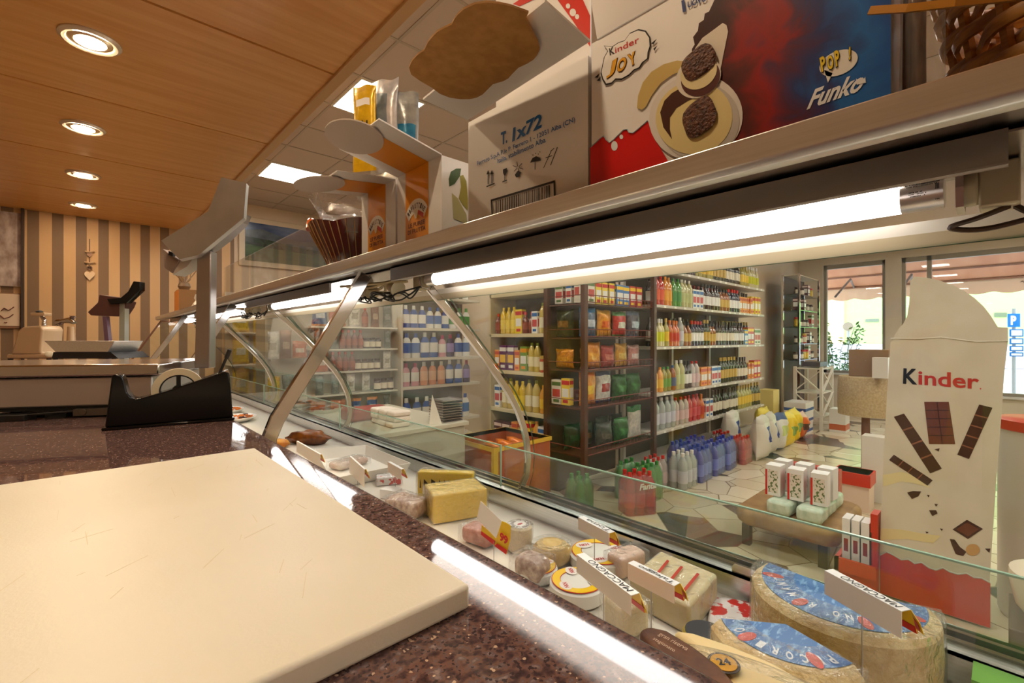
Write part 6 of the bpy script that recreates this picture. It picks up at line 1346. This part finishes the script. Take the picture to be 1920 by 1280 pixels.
# --- white wooden stand with crossed sides
t = thing('crossed_stand', 'small white wooden stand with X-braced sides near the window', 'stand', (8.4,2.07,0))
WP = pm(226,216,198); X0, X1, Ya, Yb, zt_ = 8.15, 8.75, 1.92, 2.27, .95
for x, y in ((X0,Ya),(X1,Ya),(X0,Yb),(X1,Yb)): G().box((x-.02,y-.02,0),(x+.02,y+.02,zt_)).build('leg', WP, t)
for z in (.2,.56,.93): G().box((X0,Ya,z-.02),(X1,Yb,z)).build('shelf', WP, t)
for za, zb_ in ((.22,.54),(.58,.91)):
    G().bar([(X0,Ya-.015,za),(X1,Ya-.015,zb_)], .03, .015, wdir=(0,1,0)).bar([(X0,Ya-.0,zb_),(X1,Ya-.0,za)], .03, .012, wdir=(0,1,0)).build('cross_brace', WP, t)
    G().bar([(X0-.015,Ya,za),(X0-.015,Yb,zb_)], .03, .015, wdir=(1,0,0)).bar([(X0-.0,Ya,zb_),(X0-.0,Yb,za)], .03, .012, wdir=(1,0,0)).build('side_brace', WP, t)
o = G().box((8.25,1.96,.951),(8.65,2.2,1.02)).build('dark_box', pm(60,56,66), None, base=(8.45,2.1,.951)); tag(o, 'flat dark box on top of the X-braced stand', 'box')
# --- glass cabinet tower with small goods
t = thing('glass_cabinet', 'tall narrow glass display cabinet with small goods beside the window', 'glass cabinet', (9.1,2.45,0))
for x, y in ((8.6,2.34),(9.75,2.34),(8.6,2.58),(9.75,2.58)): G().box((x-.015,y-.015,1.0),(x+.015,y+.015,2.45)).box((x-.015,y-.015,0),(x+.015,y+.015,1.0)).build('corner_post', CHROME, t)
CZ = [1.03,1.30,1.58,1.86,2.12,2.44]
for z in CZ: G().box((8.6,2.34,z-.012),(9.75,2.58,z)).build('shelf', GLASSG if z < 2.4 else pm(206,190,160), t)
G().box((8.6,2.587,0),(9.75,2.595,2.45)).build('back', SHBACK, t)
row([('jar_d',4),('jar_y',2),('box_w',1),('jar_d',2)], 8.65, 9.70, 2.42, 1.03, 'bottom shelf of the glass cabinet')
row([('jar_d',2),('jar_r',1),('box_dark',1),('jar_d',1)], 8.65, 9.70, 2.42, 1.30, 'second shelf of glass cabinet')
row([('jar_y',1),('jar_d',3),('box_w',1)], 8.65, 9.70, 2.42, 1.58, 'middle shelf of the glass cabinet')
row([('box_dark',2),('jar_d',2)], 8.65, 9.70, 2.42, 1.86, 'fourth shelf of glass cabinet')
row([('jar_d',2),('box_dark',1),('jar_y',1)], 8.65, 9.70, 2.42, 2.12, 'top shelf of the glass cabinet')

# ================================================================== NEAR THE STREET WINDOW
# --- chocolate display totem
KX = 3.14
def K(px, py): return atX(px, py, KX)
def Kl(L): return [K(*p) for p in L]
kt = thing('chocolate_display', 'tall white cardboard chocolate display totem with rounded top and red base', 'display stand', (KX,.25,0))
bz = K(1853,1181); outl = [(1647,1128),(1650,1035),(1655,900),(1661,780),(1667,700),(1670,640)]
outl = [(1648,1060),(1652,960),(1657,850),(1663,740),(1670,640),(1890,640),(1883,700),(1876,800),(1868,900),(1860,1020),(1855,1100)]
P_ = Kl(outl); P_ = [Vector((KX,P_[0].y,.012))]+P_+[Vector((KX,P_[-1].y,.012))]
CARDB = mat('totem_card', C(226,216,196), .5, noise2=C(216,204,182), nscale=5)
G().prism(P_, (.10,0,0)).build('body', CARDB, kt)
tp = [(1674,640),(1678,628),(1684,618),(1694,606),(1701,592),(1705,566),(1706,540),(1707,526),(1715,518),(1735,520),(1760,525),(1785,534),(1808,545),(1828,559),(1845,575),(1858,592),(1868,608),(1871,613),(1890,614),(1890,640)]
G().prism(Kl(tp), (.012,0,0)).build('header', CARDB, kt)
G().tube([K(1670,634)+Vector((-.002,0,0)),K(1720,635)+Vector((-.004,0,0)),K(1765,632)+Vector((-.002,0,0)),K(1830,640)+Vector((-.004,0,0)),K(1889,639)+Vector((-.002,0,0))], .003, 6).build('fold_crease', pm(240,234,220), kt)
wave = [(1650,1040),(1662,1034),(1675,1040),(1690,1049),(1703,1048),(1715,1056),(1728,1054),(1742,1064),(1755,1068),(1768,1064),(1782,1072),(1797,1076),(1812,1074),(1826,1082),(1840,1083),(1857,1092)]
W3 = Kl(wave); y_a, y_b = W3[0].y, W3[-1].y
decal(kt, 'red_base', [Vector((KX,y_a,.014))]+W3+[Vector((KX,y_b,.014))], NX, pm(216,56,24), .0006, .0006)
G().tube([p+Vector((-.001,0,0)) for p in W3], .004, 6).build('wave_edge', pm(206,200,190), kt)
def ktext(s_, a, b, c, m, bold=.05): lettering(kt, s_, K(*a), K(*b), K(*c), NX, m, bold=bold, off=.002)
ktext('K', (1693,719), (1720,721), (1694,690), BLACK, .03); ktext('inder', (1722,721), (1836,730), (1722,694), pm(196,50,40), .02); ktext('.', (1837,730), (1840,730), (1837,727), pm(196,50,40))
CHO = mat('milk_chocolate', C(112,62,42), .35); CHOD = mat('dark_chocolate', C(74,42,34), .3); CHOL = mat('chocolate_line', C(150,96,70), .35)
def bar_decal(q, nseg, m, ml):
    q3 = Kl(q); decal(kt, 'chocolate_bar', q3, NX, m, .0010, .001)
    for i in range(1, nseg):
        f = i/nseg; a, b = q3[0]+(q3[3]-q3[0])*f, q3[1]+(q3[2]-q3[1])*f; d_ = (q3[3]-q3[0])*.012
        decal(kt, 'segment_line', [a-d_, b-d_, b+d_, a+d_], NX, ml, .0024)
bar_decal([(1676,781),(1695,775),(1766,878),(1744,887)], 4, CHOD, CHOL)
bar_decal([(1733,753),(1779,753),(1791,832),(1742,832)], 5, CHO, CHOD); a = Kl([(1756,753),(1766,832)]); decal(kt, 'segment_line', [a[0],a[0]+Vector((0,-.004,0)),a[1]+Vector((0,-.004,0)),a[1]], NX, CHOD, .0024)
bar_decal([(1836,758),(1861,764),(1817,860),(1795,852)], 5, CHOD, CHOL); bar_decal([(1676,852),(1667,862),(1739,910),(1749,900)], 4, CHOD, CHOL)
def kc(nm, L, m, off=.0010): decal(kt, nm, Kl(L), NX, m, off, .001)
kc('chocolate_square', [(1813,974),(1843,991),(1815,1010),(1786,992)], CHOD); kc('chocolate_square', [(1813,979),(1836,991),(1815,1005),(1793,992)], CHO, .0022)
for L in ([(1701,923),(1712,920),(1727,921),(1722,930),(1710,935)],[(1742,956),(1755,956),(1758,962),(1748,967)],[(1781,1010),(1790,1011),(1800,1025),(1812,1034),(1806,1042),(1792,1038),(1785,1022)],[(1738,927),(1743,928),(1741,932)],[(1752,944),(1759,945),(1755,949)],[(1762,990),(1768,991),(1766,995)],[(1735,996),(1741,997),(1738,1000)],[(1752,842),(1762,840),(1760,846)],[(1847,1028),(1857,1028),(1855,1036)]): kc('chocolate_crumb', L, CHOD)
kc('hazelnut', ell(1824,1030,13,11,20), pm(206,160,100), .002)
kc('cream_swirl', [(1655,890),(1690,884),(1722,892),(1745,914),(1715,906),(1690,902),(1656,912)], pm(232,214,160), .0006); kc('cream_swirl', [(1652,990),(1690,992),(1730,1000),(1764,1004),(1750,1018),(1700,1010),(1651,1012)], pm(232,214,160), .0006)
# --- side tray with long white boxes and packs left of the totem
t = thing('display_tray', 'red cardboard tray attached low at the left of the white totem', 'display tray', (3.2,.56,0))
G().box((3.08,.475,.0),(3.36,.64,.14)).build('body', pm(206,60,34), t); G().box((3.06,.475,.10),(3.08,.66,.17)).box((3.06,.64,.10),(3.36,.66,.17)).build('rim', pm(220,70,40), t)
for i in range(3):
    o = G().box((-.055,-.018,0),(.055,.018,.24)).box((-.056,-.01,.06),(.056,.01,.13),1).build('chocolate_box', [WHITEC, pm(150,50,40)], None, world=False); o.location = (3.16,.615-.043*i,.1415); tag(o, 'tall white box standing in the red tray, %s of three' % ('left','middle','right')[i], 'box', 'tall white boxes in the red tray')
o = G().box((3.1,.475,.34),(3.2,.505,.44)).box((3.1,.475,.1415),(3.2,.50,.34)).build('red_pack', pm(206,50,30), None, base=(3.15,.51,.141)); tag(o, 'red pack behind the tall white boxes next to the totem', 'packet')
# --- low table with wrapped bundles and carton packs
t = thing('low_table', 'low brown table with rounded top left of the white totem', 'table', (3.55,.95,0))
tt = [(3.22,.72),(3.28,.68),(3.9,.68),(3.96,.74),(3.96,1.22),(3.9,1.28),(3.3,1.28),(3.22,1.2)]
G().prism([(x,y,.14) for x, y in tt], (0,0,.10)).build('tabletop', mat('brown_paper', C(168,130,84), .6, noise2=C(140,104,66), nscale=8), t, bevel=.03, seg=4)
for x, y in ((3.28,.76),(3.9,.76),(3.28,1.2),(3.9,1.2)): G().box((x-.025,y-.025,0),(x+.025,y+.025,.14)).build('leg', pm(60,50,44), t)
for i in range(3):
    for j in range(2):
        o = G().box((-.085,-.07,0),(.085,.07,.09)).build('wrapped_pack', mat('mint_wrap', C(176,200,176), .3, noise2=C(214,226,206), nscale=18, bump=.5, bscale=40), None, world=False, bevel=.02); o.location = (3.36+.19*i,.84+.17*j,.2415); o.rotation_euler = (0,0,random.uniform(-.1,.1))
        tag(o, 'mint green wrapped pack on low table, %s column, %s row' % (('nearest','middle','farthest')[i], ('right','left')[j]), 'packet', 'mint green packs on the low table')
for i in range(3):
    for j in range(2):
        x, y = 3.42+.17*j, 1.07-.13*i
        o = G().box((-.05,-.045,0),(.05,.045,.20)).box((-.051,-.03,.02),(-.0495,.03,.17),1).box((-.051,.034,.0),(.051,.046,.17),2).build('carton_pack', [WHITEC, mat('strawberry_print', C(226,214,200), .4, noise2=C(90,110,60), nscale=60, ramp=(.52,.56)), RED], None, world=False); o.location = (x,y,.335); o.rotation_euler = (0,0,random.uniform(-.08,.08))
        tag(o, 'white printed carton with red side on mint packs, %s in the %s row' % (('leftmost','middle','rightmost')[i], ('front','back')[j]), 'carton', 'white printed cartons on the low table')
o = G().box((3.84,.80,.2415),(3.92,1.1,.46)).build('red_box', pm(190,44,34), None, base=(3.85,.98,.241)); tag(o, 'red box at the window side of the low table', 'box')
# --- burlap covered tub on a wooden stool further back
t = thing('covered_stool', 'round stool draped with beige burlap on one wooden post, beyond the low table', 'stool', (5.9,1.0,0))
G().lathe([(.16,0),(.16,.02),(.04,.03),(.035,.72)], 20, c=(5.9,1.0,0)).build('post', mat('red_wood', C(120,74,56), .5), t, smooth=True)
G().lathe([(.235,.60),(.24,.72),(.235,.98),(.225,.995),(.0,1.0)], 28, c=(5.9,1.0,0)).build('cover', mat('burlap', C(196,172,130), .9, noise2=C(176,150,108), nscale=60, bump=.5, bscale=120), t, smooth=True)
o = G().box((5.78,.80,1.001),(6.02,1.12,1.27)).build('brown_box', mat('brown_carton', C(150,118,84), .7), None, base=(5.9,.95,1.001)); tag(o, 'brown carton on top of the burlap-covered stool', 'box')
o = G().box((5.60,.78,1.001),(5.72,.90,1.20)).build('white_box', pm(226,216,200), None, base=(5.66,.84,1.001)); tag(o, 'white box in front of brown carton on the burlap-covered stool', 'box')
o = G().box((4.9,.66,0),(5.05,.86,.55)).build('white_carton', pm(222,214,200), None, base=(5,.75,0)); tag(o, 'upright white carton on the floor between totem and burlap stool', 'carton')
o = G().box((4.55,.75,0),(4.75,.98,.30)).box((4.54,.74,.20),(4.76,.99,.30),1).build('red_carton', [pm(226,200,180), pm(206,50,34)], None, base=(4.65,.85,0)); tag(o, 'red and white carton on the floor behind the low table', 'carton')
# --- right of the totem: white bin with red rim, cream container, goods shelf
t = thing('white_bin', 'tall white cylindrical bin with a red rim at the right edge', 'bin', (3.45,-.16,0))
G().lathe([(.19,0),(.20,.02),(.20,.93)], 36, c=(3.45,-.16,0)).build('body', pm(216,206,196,.3), t, smooth=True)
G().lathe([(.20,.93),(.21,.935),(.21,.98),(.20,.985),(.0,.985)], 36, c=(3.45,-.16,0)).build('rim', pm(196,44,30), t, smooth=True)
t = thing('cream_tub', 'round cream plastic tub standing on a dark box at the right edge', 'tub', (2.45,-.17,0))
G().box((2.30,-.34,0),(2.62,-.0,.40)).build('base_box', pm(104,88,72), t, bevel=.004)
G().lathe([(.12,.401),(.15,.44),(.165,.52),(.165,.56),(.14,.575),(.0,.58)], 32, c=(2.46,-.165,0)).build('tub', pm(226,214,190,.3), t, smooth=True)
o = G().box((2.20,-.36,.0),(2.29,.0,.30)).build('printed_carton', pm(236,220,206), None, base=(2.25,-.18,0)); tag(o, 'white carton at the foot of the dark box, lower right corner', 'carton')
decal(o, 'small_print', [(2.20,-.10,.08),(2.20,-.03,.10),(2.20,-.03,.22),(2.20,-.06,.16),(2.20,-.10,.24)], NX, pm(90,80,80), .001)
t = thing('sweets_shelf', 'red and white sweets shelf by the window right of the totem', 'shelf unit', (5.6,-.55,0))
G().box((5.45,-1.2,0),(5.9,-.38,.04)).box((5.88,-1.2,.04),(5.9,-.38,1.5)).box((5.45,-.40,.04),(5.88,-.38,1.5)).build('frame', pm(226,216,210), t)
for z in (.55,.85,1.15,1.36): G().box((5.45,-1.2,z-.03),(5.88,-.40,z)).box((5.44,-1.2,z-.03),(5.45,-.40,z+.02),1).build('shelf', [pm(226,216,210), pm(196,50,44)], t)
for z, nm in ((.551,'lowest'),(.851,'second'),(1.151,'third'),(1.361,'top')):
    for j in range(4):
        o = G().box((-.08,-.075,0),(.08,.075,.17)).box((-.081,-.05,.04),(.081,.05,.12),1).build('sweets_box', [pm(*random.choice(((206,50,44),(236,224,210),(150,40,44),(226,190,120)))), pm(*random.choice(((240,236,226),(120,60,40),(206,60,50))))], None, world=False); o.location = (5.58,-.50-.18*j,z)
        tag(o, 'small sweets box on the %s sweets shelf, %s' % (nm, ('leftmost','second from left','third from left','rightmost')[j]), 'box', 'sweets boxes by the window')

# ================================================================== THE STREET OUTSIDE
struct(G().box((10.7,-40,-.12),(60,50,-.02)), 'ground_street', mat('pale_asphalt', C(190,186,196), .7))
t = thing('shop_awning', 'terracotta fabric awning with scalloped edge outside the shop windows', 'awning', (11.5,0,2.4))
AWN = mat('awning_cloth', C(214,150,116), .8, noise2=C(196,128,96), nscale=1.5, nstretch=(1,3,1))
G().prism([(10.75,-4,3.20),(12.4,-4,2.50),(12.4,-4,2.51),(10.75,-4,3.22)], (0,8.5,0)).build('canopy', AWN, t)
g = G(); n = 120; y0_, y1_ = -4, 4.5
for j in range(n+1):
    y = y0_+(y1_-y0_)*j/n; z = 2.27-.05*abs(math.sin(math.pi*(y-y0_)/.42))
    for x in (12.395, 12.405): g.v += [Vector((x,y,2.505)), Vector((x,y,z))]
for j in range(n):
    k = j*4; g.f += [(k,k+1,k+5,k+4),(k+2,k+6,k+7,k+3),(k+1,k+3,k+7,k+5),(k,k+4,k+6,k+2)]; g.i += [0]*4
g.build('scalloped_valance', mat('valance_cloth', C(222,178,150), .8), t)
for x, z in ((11.3,2.95),(11.9,2.70)): G().box((x,-4,z-.03),(x+.03,4.5,z)).build('seam_bar', pm(120,70,50), t)
G().tube([(12.35,-4,2.50),(12.35,4.5,2.50)], .02, 8).build('front_tube', pm(130,80,60), t)
for y in (2.3, 1.35, -1.5): G().tube([(10.75,y,2.2),(11.5,y-.1,2.6),(12.35,y,2.5)], .02, 8).build('folding_arm', pm(90,84,84), t)
g = G(); rr = random.Random(9); y = -.15
for k in range(3):
    pts = [(12.39,y-.02*j-.25*k,2.40+.025*math.sin(j*1.7+k)) for j in range(10)]
    G().tube(pts, .006, 5).build('painted_script', pm(80,66,66), t)
# building across the street
t = thing('street_building', 'pale green building across the street with orange pilaster and grey vent', 'building', (32,0,0))
G().box((32,-30,0),(36,40,9)).build('facade', mat('green_render', C(176,216,130), .9), t)
G().box((31.9,6.4,0),(32,7.6,9)).build('pilaster', mat('orange_render', C(246,206,150), .9), t)
a, b = atX(1623,598,32), atX(1648,603,32); G().box((31.95,b.y,b.z),(32,a.y,a.z)).build('vent', pm(110,116,100), t)
G().box((31.6,-30,0),(31.95,40,1.1)).build('base_wall', pm(214,206,220), t)
G().box((31.9,-30,3.9),(32,-2,4.1)).build('cornice', pm(120,130,110), t)
for k in range(3): p = atX(1868+8*k,590,32); G().box((31.95,p.y-.07,p.z-.1),(32,p.y+.07,p.z+.1)).build('small_window', pm(100,110,84), t)
p = atX(1590,612,14); t = thing('round_sign', 'back of a round grey traffic sign on a pole outside', 'traffic sign', (14,p.y,0))
rd = (atX(1580,612,14)-p).length; G().lathe([(rd,-.01),(rd,.01)], 28, M=Matrix.Translation(p)@Matrix.Rotation(R(90),4,'Y')).build('disc', pm(150,134,120), t); G().tube([(14.03,p.y,0),(14.03,p.y,p.z+.1)], .03, 8).build('pole', pm(160,160,160), t)
p = atX(1645,648,18); t = thing('bollard', 'grey metal bollard on the far pavement', 'bollard', (18,p.y,0)); G().lathe([(.14,0),(.11,.1),(.11,.9),(.06,1.05),(.0,1.08)], 16, c=(18,p.y,-.02)).build('post', pm(150,156,166), t, smooth=True)
# parking sign
SX = 13.2; p0s, p1s = atX(1889,588,SX), atX(1913,672,SX)
t = thing('parking_sign', 'blue parking sign with white P and white symbols on blue panels beneath', 'traffic sign', (SX,(p0s.y+p1s.y)/2,0))
yl, yr = p0s.y, p1s.y; cy = (yl+yr)/2; SB = pm(20,120,206,.3)
def sp(px, py): return atX(px, py, SX)
z_a, z_b = sp(1889,588).z, sp(1889,613).z
G().box((SX,yr,z_b),(SX+.02,yl,z_a)).build('panel', SB, t)
hw = (yl-yr)/2
lettering(t, 'P', (SX,cy+hw*.5,z_b+(z_a-z_b)*.15), (SX,cy-hw*.4,z_b+(z_a-z_b)*.15), (SX,cy+hw*.5,z_b+(z_a-z_b)*.85), NX, WHITEP, bold=.06, off=.006)
for k, (ya_, yb_) in enumerate(((617,631),(634,645),(648,658),(660,668))):
    za_, zb2 = sp(1893,ya_).z, sp(1893,yb_).z; o_ = G().box((SX,yr-hw*.5,zb2),(SX+.02,yl-hw*.3,za_)).build('lower_panel', SB, t)
    G().box((SX-.01,yr+hw*.2-hw*.5,zb2+.02),(SX,yl-hw*.6,za_-.02)).build('white_symbol', WHITEP, o_)
G().tube([(SX+.06,cy,0),(SX+.06,cy,z_a+.1)], .03, 8).build('pole', pm(150,150,150), t)
# shrub in front of the first window
p = atX(1568,690,11.6); t = thing('potted_shrub', 'thin leafy shrub in a pot outside the left window', 'shrub', (11.6,p.y,0))
G().lathe([(.16,0),(.2,.35),(.21,.38),(.17,.38),(.15,.3)], 20, c=(11.6,p.y,0)).build('pot', pm(90,80,76), t, smooth=True)
rr = random.Random(12); g = G(); st = G()
for k in range(14):
    a = rr.uniform(0,6.28); q = Vector((11.6,p.y,.35)); pts = [q.copy()]
    for j in range(5):
        q += Vector((math.cos(a)*.07+rr.uniform(-.03,.03), math.sin(a)*.09+rr.uniform(-.03,.03), rr.uniform(.12,.36))); pts.append(q.copy())
        for l in range(9):
            c = q+Vector((rr.uniform(-.1,.1),rr.uniform(-.1,.1),rr.uniform(-.08,.08))); u = Vector((rr.uniform(-1,1),rr.uniform(-1,1),rr.uniform(-.6,1))).normalized()*.055; v_ = u.cross(Vector((rr.uniform(-1,1),rr.uniform(-1,1),1))).normalized()*.022
            g.prism([c-u, c+v_, c+u, c-v_], u.cross(v_).normalized()*.0008)
    st.tube(pts, .005, 5)
o = g.build('foliage', mat('shrub_leaf', C(50,84,44), .5, noise2=C(90,130,60), nscale=6), t); st.build('stems', pm(90,74,50), t)
